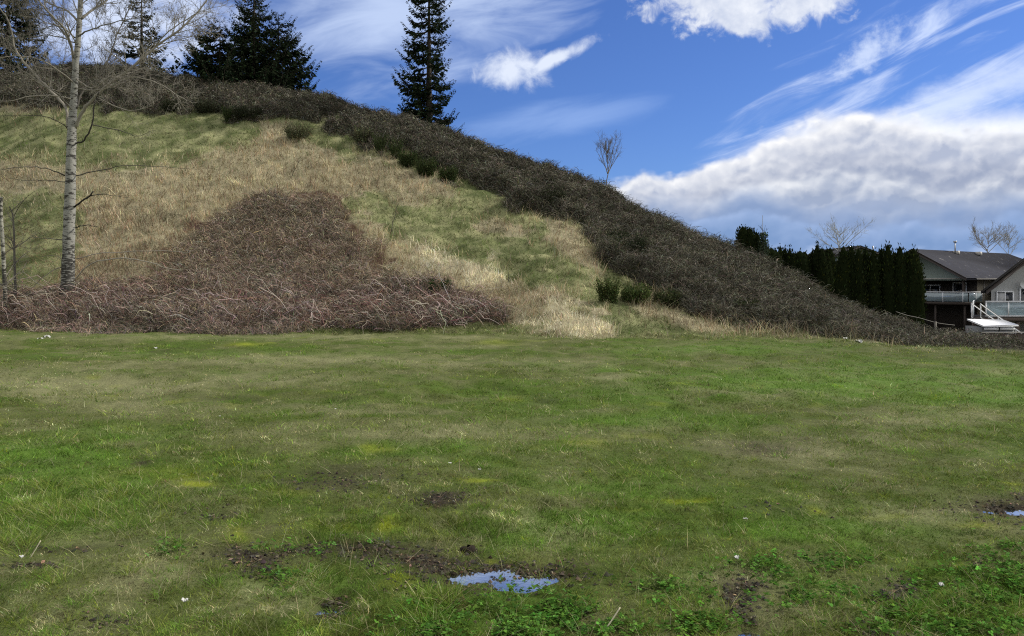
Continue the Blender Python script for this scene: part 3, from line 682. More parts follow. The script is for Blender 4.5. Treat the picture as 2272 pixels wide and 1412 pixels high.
def build_brambles():
    # upper, grey brown
    acc = Acc(); samp = core('c', thick_up, 'up', None, .80, (.030, .027, .019), None, acc)  # core darker than its stems: shade of the hollows put into the colour
    def skin(samp, n, cols_, probs, Lr, wr, leafp):
        P, N = samp(n); nn = len(P); D = rng.normal(0, 1, (nn, 3)); D -= N * (D * N).sum(1)[:, None] * .75; D[:, 2] = np.abs(D[:, 2]) * .7
        ch = rng.choice(len(cols_), nn, p=probs); col = np.zeros((nn, 3))
        for i, c in enumerate(cols_): m_ = ch == i; col[m_] = near(c, m_.sum(), .3)
        lump = fbm(P[:, 0] + P[:, 2], P[:, 1], .8, 4, 141)[:, None]; col *= np.exp(1.5 * lump)
        k = int(nn * (1 - leafp)); px_ = PX(P[:, 1])
        V, Q, C_ = arc_arr(P[:k] + N[:k] * .02, D[:k], rng.uniform(*Lr, k) * np.clip(cols_of(u_of(P[:k, 0], P[:k, 1]))[4] / .7, .3, 1), np.maximum(.007, wr * px_[:k]) * rng.uniform(.6, 1.3, k), rng.uniform(.05, .45, k), col[:k], 4, 0, .04); acc.add(V, None, Q, C_)
        V, Q, C_ = leaf_arr(P[k:] + N[k:] * rng.uniform(0, .22, (nn - k, 1)), np.maximum(.045, 1.3 * px_[k:]) * rng.uniform(.5, 1.3, nn - k), col[k:]); acc.add(V, None, Q, C_)
    UPC = [(.122, .115, .083), (.066, .060, .042), (.20, .19, .15), (.098, .076, .056), (.062, .070, .030)]
    skin(samp, 240000, UPC, [.36, .26, .12, .12, .14], (.18, .55), .42, .5)
    def stems(N, fn, key, u0, u1, v0, v1, cols_, probs, Lr, wr, arch, segs, sides, hr=(.3, 1.05), minth=.05, front=True):
        X, Y, Z = scatter(N, u0, u1, v0, v1)
        if key == 'up':                                     # some on the far side of the crest too
            m = N // 7; uu = rng.uniform(u0, u1, m); Yc = cols_of(uu)[1]; y2 = Yc * rng.uniform(.97, 1.10, m); x2 = (uu - CX) / F * y2
            X = np.r_[X, x2]; Y = np.r_[Y, y2]; Z = np.r_[Z, H(x2, y2)]
        z = zones(X, Y, Z); th = fn(X, Y, z); k = th > minth; X, Y, Z, th = X[k], Y[k], Z[k], th[k]; n = len(X)
        P = np.stack([X, Y, Z + th * rng.uniform(*hr, n)], 1)
        a_ = rng.uniform(0, 6.283, n); D = np.stack([np.cos(a_), np.sin(a_) * .8 - .15, rng.normal(.05, .40, n)], 1)
        ch = rng.choice(len(cols_), n, p=probs); col = np.zeros((n, 3))
        for i, c in enumerate(cols_): s_ = ch == i; col[s_] = near(c, s_.sum(), .28)
        return P, D, rng.uniform(*Lr, n) * (np.clip(cols_of(u_of(X, Y))[4] / .7, .3, 1) if key == 'up' else 1), np.maximum(.006, wr * PX(Y)) * rng.uniform(.6, 1.4, n), rng.uniform(*arch, n), col, Y
    P, D, L, Wd, ar, col, Y = stems(110000, thick_up, 'up', -420, 2690, 90, 800, [(.122, .115, .083), (.066, .060, .042), (.20, .19, .15), (.098, .076, .056), (.062, .070, .030)], [.34, .27, .14, .12, .13], (.15, .62), .42, (-.02, .3), 3, 0)
    acc.add(*(lambda r: (r[0], None, r[1], r[2]))(arc_arr(P, D, L, Wd, ar, col, 3, 0, .05)))
    P, D, L, Wd, ar, col, Y = stems(70000, thick_up, 'up', -420, 2690, 90, 800, [(.095, .09, .066), (.042, .040, .028), (.042, .055, .02), (.19, .18, .14)], [.42, .26, .22, .10], (.05, .1), .5, (0, .1), 3, 0, hr=(.6, 1.08))
    acc.add(*(lambda r: (r[0], None, r[1], r[2]))(leaf_arr(P, np.maximum(.05, 1.5 * PX(Y)) * rng.uniform(.6, 1.4, len(P)), col)))
    tag(acc.build('bramble_thicket', M_STEM), 'dense grey brown leafless bramble thicket covering the crest of the hill', 'brambles', kind='stuff')
    # the red brown thicket at the foot
    acc = Acc(); samp = core('c', thick_low, 'low', None, .62, (.055, .040, .029), None, acc)  # dark core colour stands in for shade deep among the canes
    def skin2(n):
        P, N = samp(n); nn = len(P); D = rng.normal(0, 1, (nn, 3)); D -= N * (D * N).sum(1)[:, None] * .7; D[:, 2] = np.abs(D[:, 2])
        u_, v_ = uv_of(P[:, 0], P[:, 1], P[:, 2]); tanw = sst(v_, 640, 520) if False else 1 - sst(v_ + 60 * fbm(P[:, 0], P[:, 1], 1.6, 3, 133), 590, 665)
        col = near((.225, .175, .145), nn, .42); m_ = rng.uniform(size=nn) < .25 + .45 * tanw; col[m_] = near((.32, .26, .18), m_.sum(), .35)
        edge = np.exp(-np.clip(zones(P[:, 0], P[:, 1], H(P[:, 0], P[:, 1]))['low'], 0, 200) / 28) * tanw; m_ = rng.uniform(size=nn) < .75 * edge; col[m_] = near((.40, .34, .215), m_.sum(), .3)
        m_ = (rng.uniform(size=nn) < .5 * sst(430 - u_, 0, 90) * tanw); col[m_] = near((.36, .29, .175), m_.sum(), .3)
        m_ = rng.uniform(size=nn) < .30 * (fbm(P[:, 0], P[:, 1], 1.4, 3, 134) > 0); col[m_] = near((.10, .10, .075), m_.sum(), .3)
        col = col * np.exp(1.3 * fbm(P[:, 0] + P[:, 2], P[:, 1], .8, 4, 142))[:, None]
        V, Q, C_ = arc_arr(P, D, rng.uniform(.15, .6, nn), np.maximum(.007, .40 * PX(P[:, 1])) * rng.uniform(.6, 1.4, nn), rng.uniform(.05, .5, nn), col, 4, 0, .05); acc.add(V, None, Q, C_)
    skin2(75000)
    cols_ = [(.22, .165, .125), (.12, .09, .07), (.38, .32, .26), (.28, .22, .14), (.13, .135, .085)]
    P, D, L, Wd, ar, col, Y = stems(60000, thick_low, 'low', -420, 1200, 380, 760, cols_, [.34, .26, .14, .16, .10], (.2, .75), .36, (0, .3), 3, 0, hr=(.15, 1.05))
    vv = uv_of(P[:, 0], P[:, 1], P[:, 2])[1]; rd = rng.uniform(size=len(P)) < .75 * sst(vv + 40 * fbm(P[:, 0], P[:, 1], 1.5, 3, 131), 600, 680); col[rd] = col[rd] * np.array([1.04, .87, .87])
    acc.add(*(lambda r: (r[0], None, r[1], r[2]))(arc_arr(P, D, L, Wd, ar, col, 3, 0, .06)))
    P, D, L, Wd, ar, col, Y = stems(26000, thick_low, 'low', -420, 1200, 380, 760, [(.22, .17, .10), (.11, .09, .055), (.09, .10, .05), (.26, .20, .13)], [.4, .25, .15, .2], (.05, .1), .5, (0, .1), 3, 0, hr=(.3, 1.0))
    acc.add(*(lambda r: (r[0], None, r[1], r[2]))(leaf_arr(P, rng.uniform(.04, .09, len(P)), col)))
    # arching canes along the front edge
    n = 2300; u = rng.uniform(-400, 1090, n); v = np.interp(u, [-400, 0, 500, 1100], [725, 722, 735, 722]) - np.abs(rng.normal(0, 34, n)); X, Y, Z = place(u, v)
    z = zones(X, Y, Z); k = z['low'] > -4; X, Y, Z = X[k], Y[k], Z[k]; n = len(X)
    a_ = np.where(rng.uniform(size=n) < .45, rng.normal(.35, .8, n), rng.normal(2.8, .9, n)); D = np.stack([np.cos(a_), -np.abs(np.sin(a_)) * .6, rng.uniform(-.1, .75, n)], 1)
    ch = rng.uniform(size=n); col = near((.52, .44, .38), n, .25); s_ = ch < .35; col[s_] = near((.22, .12, .11), s_.sum(), .25)
    acc.add(*(lambda r: (r[0], None, r[1], r[2]))(arc_arr(np.stack([X, Y, Z], 1), D, rng.uniform(.4, 2.2, n) * rng.uniform(.5, 1, n), rng.uniform(.010, .032, n), rng.uniform(.02, .42, n), col, 6, 3, .035)))
    tag(acc.build('red_bramble_thicket', M_STEM), 'reddish brown tangle of arching bramble canes at the foot of the hill', 'brambles', kind='stuff')
build_brambles()

# ================================================================== trees
def wp(u, v, Y): return np.array([(u - CX) / F * Y, Y, CAMZ + (HZ - v) * Y / F])
R3 = random.Random(11)
def smooth_path(pts, n=4):
    pts = np.asarray(pts, float); out = []
    m = len(pts)
    for i in range(m - 1):
        p0, p1, p2, p3 = pts[max(i - 1, 0)], pts[i], pts[i + 1], pts[min(i + 2, m - 1)]
        for k in range(n):
            t = k / n; out.append(.5 * ((2 * p1) + (-p0 + p2) * t + (2 * p0 - 5 * p1 + 4 * p2 - p3) * t * t + (-p0 + 3 * p1 - 3 * p2 + p3) * t ** 3))
    out.append(pts[-1]); return np.array(out)
def twigs(acc, path, r0, r1, density, Lr, depth, col, up=.25, spread=.9, rmin=.0032, start=.2, flat=1.0):
    """side shoots along a path, themselves branching"""
    seg = np.linalg.norm(np.diff(path, axis=0), axis=1); tot = seg.sum()
    cum = np.r_[0, np.cumsum(seg)]
    k = max(1, int(tot * density + R3.random()))
    for _ in range(k):
        t = start + (1 - start) * R3.random(); s = t * tot; i = min(int(np.searchsorted(cum, s)) - 1, len(seg) - 1); i = max(i, 0)
        p = path[i] + (path[i + 1] - path[i]) * ((s - cum[i]) / (seg[i] + 1e-9)); d = (path[i + 1] - path[i]) / (seg[i] + 1e-9)
        rnd = np.array([R3.gauss(0, 1), R3.gauss(0, 1) * flat, R3.gauss(0, 1)]); rnd -= d * rnd.dot(d); rnd /= np.linalg.norm(rnd) + 1e-9
        dd = d * (1 - .45 * spread) + rnd * spread * R3.uniform(.5, 1.1); dd[2] += up; dd /= np.linalg.norm(dd)
        L = R3.uniform(*Lr) * (1.15 - .6 * t); n = 5; q = [p]; cd = dd.copy()
        for j in range(n):
            cd = cd + np.array([R3.gauss(0, .16), R3.gauss(0, .16), R3.gauss(.03, .14)]); cd /= np.linalg.norm(cd); q.append(q[-1] + cd * L / n)
        q = np.array(q); rr = max(rmin, (r0 + (r1 - r0) * t) * .5)
        c = np.array(col) * R3.uniform(.8, 1.15)
        acc.tube(q, np.linspace(rr, max(rmin * .6, rr * .35), n + 1), c, 3 if rr < .02 else 5, False)
        if depth > 0: twigs(acc, q, rr, rr * .35, density * 1.5, (Lr[0] * .5, Lr[1] * .55), depth - 1, col, up, spread, rmin, .15, flat)

def bark_mat():
    m = bpy.data.materials.new('pale_flecked_bark'); m.use_nodes = True; t = m.node_tree; b = NB(t); pb = t.nodes['Principled BSDF']
    tcn = b.node('ShaderNodeTexCoord'); sp = b.node('ShaderNodeSeparateXYZ'); t.links.new(tcn.outputs['Object'], sp.inputs[0])
    x, y, z = (EX(b, sp.outputs[i]) for i in range(3))
    n1 = b.noise(b.vec(x * 1.2, y * 1.2, z * 3.4), 2.6, 5, .6)
    n2 = b.noise(b.vec(x * 2.0, y * 2.0, z * 11.0), 2.2, 4, .6)
    n3 = b.noise(b.vec(x, y, z), 9.0, 5, .65)
    at = b.node('ShaderNodeAttribute', attribute_name='col'); base = b.mul(EX(b, at.outputs['Color']), b.mix(n3, (.7, .7, .66), (1.15, 1.15, 1.15)))
    dark = b.ss(n1, .555, .60); low = b.ss(2.6 - z + (n3 - .5) * 3.0, -.6, 1.2)
    dark2 = b.ss(n2 + low * .16, .56, .62)
    c = b.mix((b.m('MAXIMUM', dark, dark2) * .92).sat(), base, (.035, .032, .028))
    b.put(c, pb.inputs['Base Color']); pb.inputs['Roughness'].default_value = .85; pb.inputs['Specular IOR Level'].default_value = .2
    bn = b.node('ShaderNodeBump'); bn.inputs['Strength'].default_value = .7; bn.inputs['Distance'].default_value = .02; b.put(n3, bn.inputs['Height']); t.links.new(bn.outputs[0], pb.inputs['Normal'])
    return m
M_BARK = bark_mat()

def build_birch():
    Yb = 31.6; base = wp(146, 690, Yb); base[2] = H(base[0], base[1]) - .1
    root = empty('birch_tree', base); tag(root, 'tall leafless birch with pale flecked trunk and spreading limbs at left', 'tree')
    px = Yb / F
    tr = [(146, 700, 24), (150, 640, 22), (152, 560, 19), (154, 480, 18), (156, 420, 16.5), (158, 340, 15), (160, 280, 14), (163, 230, 11.5), (168, 150, 9.5), (174, 80, 8.5), (179, 0, 7.5), (184, -90, 6), (190, -190, 4.2), (194, -290, 2.2), (196, -350, 1)]
    pts = smooth_path([wp(u, v, Yb + .05 * math.sin(i)) for i, (u, v, r) in enumerate(tr)], 4); pts[0] = base
    rad = np.interp(np.arange(len(pts)) / 4, np.arange(len(tr)), [r * px * .66 for (_, _, r) in tr])
    rad = rad * (1 + .05 * np.sin(np.arange(len(pts)) * 2.1))
    A = Acc(); cc = (.32, .315, .285); A.tube(pts, rad, cc, 14); 
    A.build('trunk', M_BARK, root, True, base)
    # limbs: (points as u, v, depth offset), start radius px, end radius px, colour, twig density
    G = (.30, .275, .225); Dk = (.10, .092, .075); Mi = (.21, .195, .16)
    LB = [([(166, 285, 0), (185, 245, -.2), (212, 215, -.3), (250, 180, -.3), (300, 145, -.2), (345, 105, 0), (395, 70, .2), (430, 35, .4), (462, -5, .5), (490, -60, .6)], 7, 2, G, 1),
          ([(150, 285, 0), (146, 240, .3), (120, 210, .6), (90, 180, .8), (60, 145, 1.0), (35, 110, 1.1), (28, 80, 1.2), (20, 50, 1.2), (2, 20, 1.3), (-40, -30, 1.4)], 5.5, 2, G, 1),
          ([(170, 240, 0), (178, 215, .4), (195, 190, .7), (225, 165, 1.0), (245, 120, 1.2), (262, 70, 1.4), (290, 10, 1.6), (305, -50, 1.8)], 4, 1.2, Dk, 1.2),
          ([(164, 130, 0), (155, 90, -.4), (135, 55, -.8), (110, 30, -1.0), (85, 0, -1.2), (60, -40, -1.4)], 5, 1.6, Mi, 1.2),
          ([(166, 170, 0), (160, 110, .5), (140, 70, .9), (120, 45, 1.2), (100, 12, 1.5), (90, -40, 1.6)], 4, 1.4, Mi, 1.0),
          ([(182, 42, 0), (200, 25, .3), (225, 10, .6), (245, -5, .9), (300, -50, 1.2)], 5, 2, Mi, 1.4),
          ([(172, 48, 0), (150, 25, .3), (120, 12, .5), (90, -2, .8), (40, -30, 1)], 4, 1.2, Mi, 1.2),
          ([(178, 78, 0), (200, 66, -.6), (230, 56, -1), (265, 48, -1.3), (300, 40, -1.6), (330, 22, -1.8)], 3, .8, Mi, 1.3),
          ([(166, 84, 0), (140, 62, -.6), (105, 52, -1.0), (80, 40, -1.2), (40, 36, -1.4)], 3, .8, Mi, 1.3),
          ([(166, 95, 0), (140, 85, .6), (100, 78, 1.0), (60, 84, 1.3), (20, 90, 1.5)], 2.6, .7, Mi, 1.2),
          ([(300, 142, 0), (340, 100, .4), (370, 96, .6), (420, 82, .8), (470, 74, 1.0)], 2.6, .6, G, 1.2),
          ([(340, 108, 0), (375, 70, -.3), (420, 40, -.4), (440, 28, -.5), (500, 10, -.6)], 2.6, .6, G, 1.2),
          ([(170, 175, 0), (205, 195, -.6), (255, 165, -1.0), (300, 155, -1.3), (330, 152, -1.5)], 2.6, .7, G, 1.0),
          ([(168, 195, 0), (200, 200, -.6), (240, 195, -1.0), (290, 172, -1.2), (350, 185, -1.5), (400, 215, -1.8), (425, 228, -1.9)], 2.6, .7, G, 1.0),
          ([(162, 220, 0), (110, 212, -.7), (60, 215, -1.1), (20, 225, -1.4), (-40, 215, -1.6)], 2.8, .8, G, 1.0),
          ([(164, 185, 0), (120, 150, -.8), (80, 130, -1.2), (30, 125, -1.5), (-30, 135, -1.8)], 2.8, .8, G, 1.1),
          ([(220, 218, 0), (260, 238, -.5), (300, 245, -.9), (340, 232, -1.1), (330, 210, -1.2)], 2.2, .6, G, 1.1),
          ([(165, 250, 0), (130, 210, -.6), (95, 190, -.9), (50, 165, -1.2), (10, 168, -1.5)], 2.6, .7, Mi, 1.1),
          ([(165, 318, 0), (186, 312, -.3), (204, 275, -.5), (209, 232, -.6), (220, 205, -.7)], 3.2, 2.4, (.05, .045, .04), .3),
          ([(204, 277, -.5), (240, 284, -.8), (275, 292, -1.1), (300, 302, -1.3), (345, 290, -1.5)], 2.0, .5, Dk, .9),
          ([(152, 285, 0), (125, 268, -.4), (95, 258, -.7), (50, 257, -1.0), (-10, 258, -1.2)], 2.0, .6, Dk, .8),
          ([(144, 390, 0), (110, 376, -.4), (70, 371, -.8), (30, 372, -1.1), (-20, 380, -1.3)], 2.4, .6, Dk, .6),
          ([(146, 404, 0), (100, 400, -.3), (62, 401, -.6), (20, 396, -.9)], 1.6, .5, Dk, .5),
          ([(170, 390, 0), (220, 378, -.5), (270, 368, -.9), (340, 370, -1.2), (420, 374, -1.4)], 2.2, .5, Dk, .7),
          ([(165, 460, 0), (188, 442, -.3), (203, 432, -.5), (206, 424, -.5)], 3.6, 2.6, (.04, .036, .03), .1),
          ([(198, 436, -.4), (225, 431, -.6), (250, 434, -.8), (290, 440, -1.0)], 1.8, .5, Dk, .5),
          ([(168, 506, 0), (190, 500, -.3), (218, 503, -.6)], 2.4, .7, (.05, .045, .04), .3),
          ([(144, 532, 0), (110, 530, -.4), (75, 528, -.7)], 2.2, .6, Dk, .6),
          ([(160, 628, 0), (195, 590, -.5), (240, 576, -.9), (290, 574, -1.1), (335, 583, -1.3), (365, 594, -1.5), (400, 600, -1.6)], 2.6, 1.0, (.34, .31, .25), .5),
          ([(170, 575, .1), (220, 562, -.3), (280, 560, -.7), (360, 557, -1.0), (420, 560, -1.2), (450, 540, -1.4)], 1.8, .7, (.32, .29, .24), .4),
          ([(150, 590, 0), (120, 600, -.4), (85, 625, -.8), (60, 655, -1.0)], 2.0, .6, Dk, .8),
          ([(155, 600, 0), (130, 570, -.4), (90, 570, -.8)], 1.6, .5, Dk, .7)]
    for pts, r0, r1, c, dn in LB:
        P = smooth_path([wp(u, v, Yb + d) for (u, v, d) in pts], 4); P[1:-1] += rng.normal(0, .012, P[1:-1].shape)
        a = Acc(); a.tube(P, np.linspace(r0, r1, len(P)) * px * .62, c, 6)
        big = r0 >= 4 or pts[0][1] < 260
        twigs(a, P, r0 * px * .6, r1 * px * .6, 3.4 * dn if big else 1.7 * dn, (.5, 1.7) if big else (.2, .8), 2 if big else 1, np.array(c) * .9, up=.22 if big else .0, rmin=.0050, start=.18, flat=.5)
        a.build('limb', M_WOOD, root, True, base)
    # fine crown above
    a = Acc(); tp = smooth_path([wp(u, v, Yb) for (u, v, r) in tr[8:]], 4)
    twigs(a, tp, .06, .02, 2.6, (1.2, 3.0), 2, Mi, up=.45, rmin=.0055, start=.0); a.build('crown', M_WOOD, root, True, base)
build_birch()

def bare_tree(u, v0, v1, Y, spread, label, col=(.16, .15, .13), gname=None, rmin=.006, dens=2.0, forks=5, zb=None, nm='bare_tree', up=.5):
    top = wp(u, v1, Y); base = np.array([top[0], Y, H(top[0], Y) - .05 if zb is None else zb]); root = empty(nm, base); tag(root, label, 'tree', gname)
    Hh = top[2] - base[2]; vis = wp(u, v0, Y)[2] - base[2]; vh = Hh - vis
    a = Acc(); k = 12; tp = np.array([base + np.array([.03 * vh * math.sin(i * 1.3), 0, Hh * .97 * i / k]) for i in range(k + 1)])
    a.tube(tp, np.linspace(max(.010 * Hh, rmin * 2), rmin, k + 1), col, 6); a.build('trunk', M_WOOD, root, True, base)
    c = Acc()
    for i in range(forks * 3):
        t = vis / Hh + (1 - vis / Hh) * (.02 + .75 * R3.random()); p = base + np.array([0, 0, Hh * t]); an = R3.uniform(0, 6.28); rem = Hh * (1 - t)
        d = np.array([math.cos(an) * spread, math.sin(an) * spread, 1.0]); d /= np.linalg.norm(d); L = rem * R3.uniform(.7, 1.05) / max(d[2], .55) * .9
        q = [p]
        for j in range(6): d = d + np.array([R3.gauss(0, .09), R3.gauss(0, .09), .05]); d /= np.linalg.norm(d); q.append(q[-1] + d * L / 6)
        q = np.array(q); r0 = max(rmin, .008 * Hh * (1.2 - t)); c.tube(q, np.linspace(r0, rmin * .8, 7), col, 4, False)
        twigs(c, q, r0 * .7, rmin, dens, (L * .15, L * .45), 1, col, up=up, spread=.7, rmin=rmin * .8, start=.2)
    c.build('crown', M_WOOD, root, True, base); return root
bare_tree(1348, 392, 305, 46, .55, 'small bare sapling standing alone on the crest of the hill', (.19, .175, .15), dens=7, forks=7, rmin=.0055, nm='bare_sapling', up=.25)
bare_tree(1862, 566, 498, 95, 1.3, 'pale leafless tree rising behind the cedar hedge', (.40, .40, .34), dens=3.2, forks=6, rmin=.011, zb=-3.2, up=.3)
bare_tree(2192, 568, 506, 112, 1.4, 'leafless tree behind the dark house roof, left of its pair', (.30, .28, .24), 'bare trees behind the house roof', dens=3.0, forks=6, rmin=.014, zb=-3.2, up=.25)
bare_tree(2238, 572, 514, 118, 1.3, 'leafless tree behind the dark house roof, right of its pair', (.34, .32, .24), 'bare trees behind the house roof', dens=3.0, forks=6, rmin=.014, zb=-3.2, up=.25)

def conifer(u, vtop_, Y, hw_bottom, label, vref, asym=0.0, hw_top=.06, power=.75, droop=.25, dens=1.0, seed=1, group=None, gap=0.0):
    rg = np.random.default_rng(seed); top = wp(u, vtop_, Y); zb = float(H(top[0], Y)); base = np.array([top[0], Y, zb - .1])
    root = empty('conifer_tree', base); tag(root, label, 'tree', group); Hh = top[2] - zb; zref = (wp(u, vref, Y)[2] - zb); px = Y / F
    a = Acc(); k = 10; tp = np.array([base + np.array([0, 0, Hh * i / k]) for i in range(k + 1)]); a.tube(tp, np.linspace(.022 * Hh, .012, k + 1), (.06, .05, .04), 7); a.build('trunk', M_WOOD, root, True, base)
    c = Acc(); z = .35; br_c = (.05, .042, .034); LP = []; LD = []; LS = []; LW = []
    while z < Hh - .12:
        t = (Hh - z) / (Hh - zref) if Hh > zref else 1
        Rr = hw_bottom * px * (hw_top + (1 - hw_top) * min(1.0, max(t, 0)) ** power) * (1.0 if t < 1 else 1.0)
        nb = int(rg.integers(4, 7) * dens)
        if t < .12: nb = 5
        for b_ in range(nb):
            an = rg.uniform(0, 6.283); L = Rr * rg.choice([.55, .75, .9, 1.0, 1.12], p=[.22, .26, .24, .18, .10]) * (1 + asym * math.cos(an)) * (1 - gap * rg.uniform())
            if rg.uniform() < .09: L *= 1.28
            d = np.array([math.cos(an), math.sin(an), 0.0]); n = 7; el = .25 if t < .2 else -.02 + rg.normal(0, .10); pts = []
            for j in range(n + 1):
                s = j / n; pts.append(base + np.array([0, 0, z + .1]) + d * L * s + np.array([0, 0, L * (el * s - droop * 2.0 * s * (1 - s) * (1 - .2 * s) + .30 * s * s * s - .06 * s)]))
            pts = np.array(pts); c.tube(pts, np.linspace(max(.012, .022 * L), .008, n + 1), br_c, 3, False)
            m = int(max(8, 30 * L)); s = rg.uniform(.10, 1.03, m) ** .8; idx = np.clip(s * n, 0, n - 1e-3); i0 = idx.astype(int); fr = (idx - i0)[:, None]
            i1 = np.minimum(i0 + 1, n); P = pts[i0] * (1 - fr) + pts[i1] * fr
            side = np.array([-d[1], d[0], 0]); sg = rg.choice([-1, 1], m)[:, None]; wdt = (.06 + .19 * L * np.sin(np.clip(s, 0, 1) * 2.75 + .3))[:, None].clip(.07)
            dirn = side * sg * rg.uniform(.3, 1, (m, 1)) + d * rg.uniform(.25, .9, (m, 1)) + np.array([0, 0, 1]) * rg.normal(-.22, .22, (m, 1)); dirn /= np.linalg.norm(dirn, axis=1)[:, None]
            off = rg.uniform(0, 1, (m, 1)) * .55; LP.append(P + dirn * wdt * off); LD.append(dirn); LS.append((wdt[:, 0] * .70).clip(.12, .36)); LW.append(np.full(m, 1.0))
        z += rg.uniform(.20, .40) * (1.0 + .25 * (Hh / 14))
    P = np.concatenate(LP); D = np.concatenate(LD); S = np.concatenate(LS); n = len(P)
    b1 = np.cross(D, rg.normal(0, 1, (n, 3))); b1 /= np.linalg.norm(b1, axis=1)[:, None] + 1e-9
    wd = S * rg.uniform(.16, .30, n); bend = np.array([0, 0, -.10]) * S[:, None]
    V = np.stack([P, P + D * (S * .45)[:, None] + b1 * wd[:, None], P + D * S[:, None] + bend, P + D * (S * .45)[:, None] - b1 * wd[:, None]], 1)
    q = (np.arange(n) * 4)[:, None] + np.arange(4)[None]; col = near((.020, .030, .016), n, .35)
    c.add(V.reshape(-1, 3), None, q, np.repeat(col[:, None], 4, 1).reshape(-1, 3)); c.build('crown', M_NEEDLE, root, False, base)
conifer(952, -90, 57, 68, 'tall narrow dark spruce standing alone on the hill crest', 262, -.12, .50, .5, .30, 2.1, 3)
GC = 'dark conifers along the left part of the hill crest'
conifer(564, -60, 64, 84, 'broad dark conifer with the highest top in the dense group of three', 172, -.10, .05, .75, .28, 2.5, 5, GC)
conifer(618, 30, 65.5, 84, 'dark conifer on the right side of the dense group of three', 182, .10, .08, .62, .28, 2.4, 6, GC)
conifer(488, 40, 63, 84, 'lower dark conifer on the left side of the dense group of three', 165, -.2, .10, .7, .3, 2.2, 8, GC)
conifer(314, -50, 67, 76, 'slender open conifer seen behind the birch limbs', 138, 0, .14, .75, .22, 1.15, 9, GC, .2)
conifer(18, -110, 70, 88, 'dark conifer cut by the left edge of the photo', 132, 0, .10, .6, .28, 1.7, 10, GC)

# ------------------------------------------------------------------ little dead tree at the left edge
def left_stems():
    Y = 30.6; b = wp(16, 705, Y); b[2] = H(b[0], b[1]) - .05; px = Y / F
    r = empty('slender_birch', b); tag(r, 'slender pale broken birch stem at the left edge of the brambles', 'tree')
    P = smooth_path([b, wp(13, 690, Y), wp(9, 600, Y), wp(5, 520, Y), wp(2, 470, Y), wp(3, 437, Y)], 5); a = Acc(); a.tube(P, np.linspace(5, 3.0, len(P)) * px, (.36, .35, .30), 8); a.build('trunk', M_BARK, r, True, b)
    c = Acc(); twigs(c, P, .05, .03, 2.2, (.5, 1.6), 1, (.22, .20, .16), up=.1, rmin=.005, start=.1, flat=.6); c.build('crown', M_WOOD, r, True, b)
    b = wp(36, 705, Y + .6); b[2] = H(b[0], b[1]) - .05
    r = empty('dead_tree', b); tag(r, 'thin dark dead tree between the broken birch and the tall birch', 'tree')
    P = smooth_path([b, wp(34, 640, Y + .6), wp(32, 580, Y + .6), wp(31, 520, Y + .6), wp(28, 478, Y + .6), wp(20, 458, Y + .5)], 5); a = Acc(); a.tube(P, np.linspace(3.4, 1.0, len(P)) * px, (.13, .12, .10), 7); a.build('trunk', M_WOOD, r, True, b)
    c = Acc(); q = smooth_path([wp(31, 480, Y + .6), wp(45, 455, Y + .5), wp(62, 436, Y + .4), wp(78, 424, Y + .3)], 3); c.tube(q, np.linspace(1.0, .4, len(q)) * px, (.09, .08, .065), 4, False)
    twigs(c, P, .05, .03, 3.4, (.4, 1.5), 2, (.17, .155, .125), up=.1, rmin=.0045, start=.1, flat=.6); c.build('crown', M_WOOD, r, True, b)
left_stems()

# ------------------------------------------------------------------ broom and shrubs
def shrub(u, v, hpx, wpx, label, col, cat='shrub', name='broom_shrub', n=150, up=2.2, leaf=1.0, group='broom shrubs on the hillside'):
    X, Y, Z = place(np.array([float(u)]), np.array([float(v)])); b = np.array([X[0], Y[0], Z[0] - .05]); px = b[1] / F
    Hh = hpx * px; R_ = wpx * px * .5
    th = rng.uniform(0, 6.283, n); wide = wpx > 30
    P = b + np.stack([np.cos(th), np.sin(th), 0 * th], 1) * (R_ * (.75 if wide else .4) * np.sqrt(rng.uniform(0, 1, n)))[:, None]
    D = np.stack([np.cos(th) * .35, np.sin(th) * .35, rng.uniform(.8, 1.2, n) * max(1.0, up * .5)], 1); D /= np.linalg.norm(D, axis=1)[:, None]
    rel = np.hypot(P[:, 0] - b[0], P[:, 1] - b[1]) / (R_ + 1e-6); L = Hh * rng.uniform(.55, 1.08, n) * (1 - .45 * rel * wide); a = Acc()
    V, Q, C_ = arc_arr(P, D, L, np.maximum(.010, .35 * PX(b[1])) * np.ones(n), .02 * np.ones(n), near(np.array(col) * 1.0, n, .3), 3, 0, .03); a.add(V, None, Q, C_)
    m = int(n * 10 * leaf); i = rng.integers(0, n, m); t = rng.uniform(.05, 1.0, m)
    LP = P[i] + D[i] * (L[i] * t)[:, None] + rng.normal(0, .05 + R_ * .07, (m, 3)) * np.array([1, 1, .7])
    V, Q, C_ = leaf_arr(LP, rng.uniform(.04, .10, m), near(col, m, .4)); a.add(V, None, Q, C_)
    o = a.build(name, M_LEAF, None, False, b); o.location = b; tag(o, label, cat, group); return o
DG = (.045, .060, .024); MG = (.065, .085, .030); GG = (.10, .105, .06)
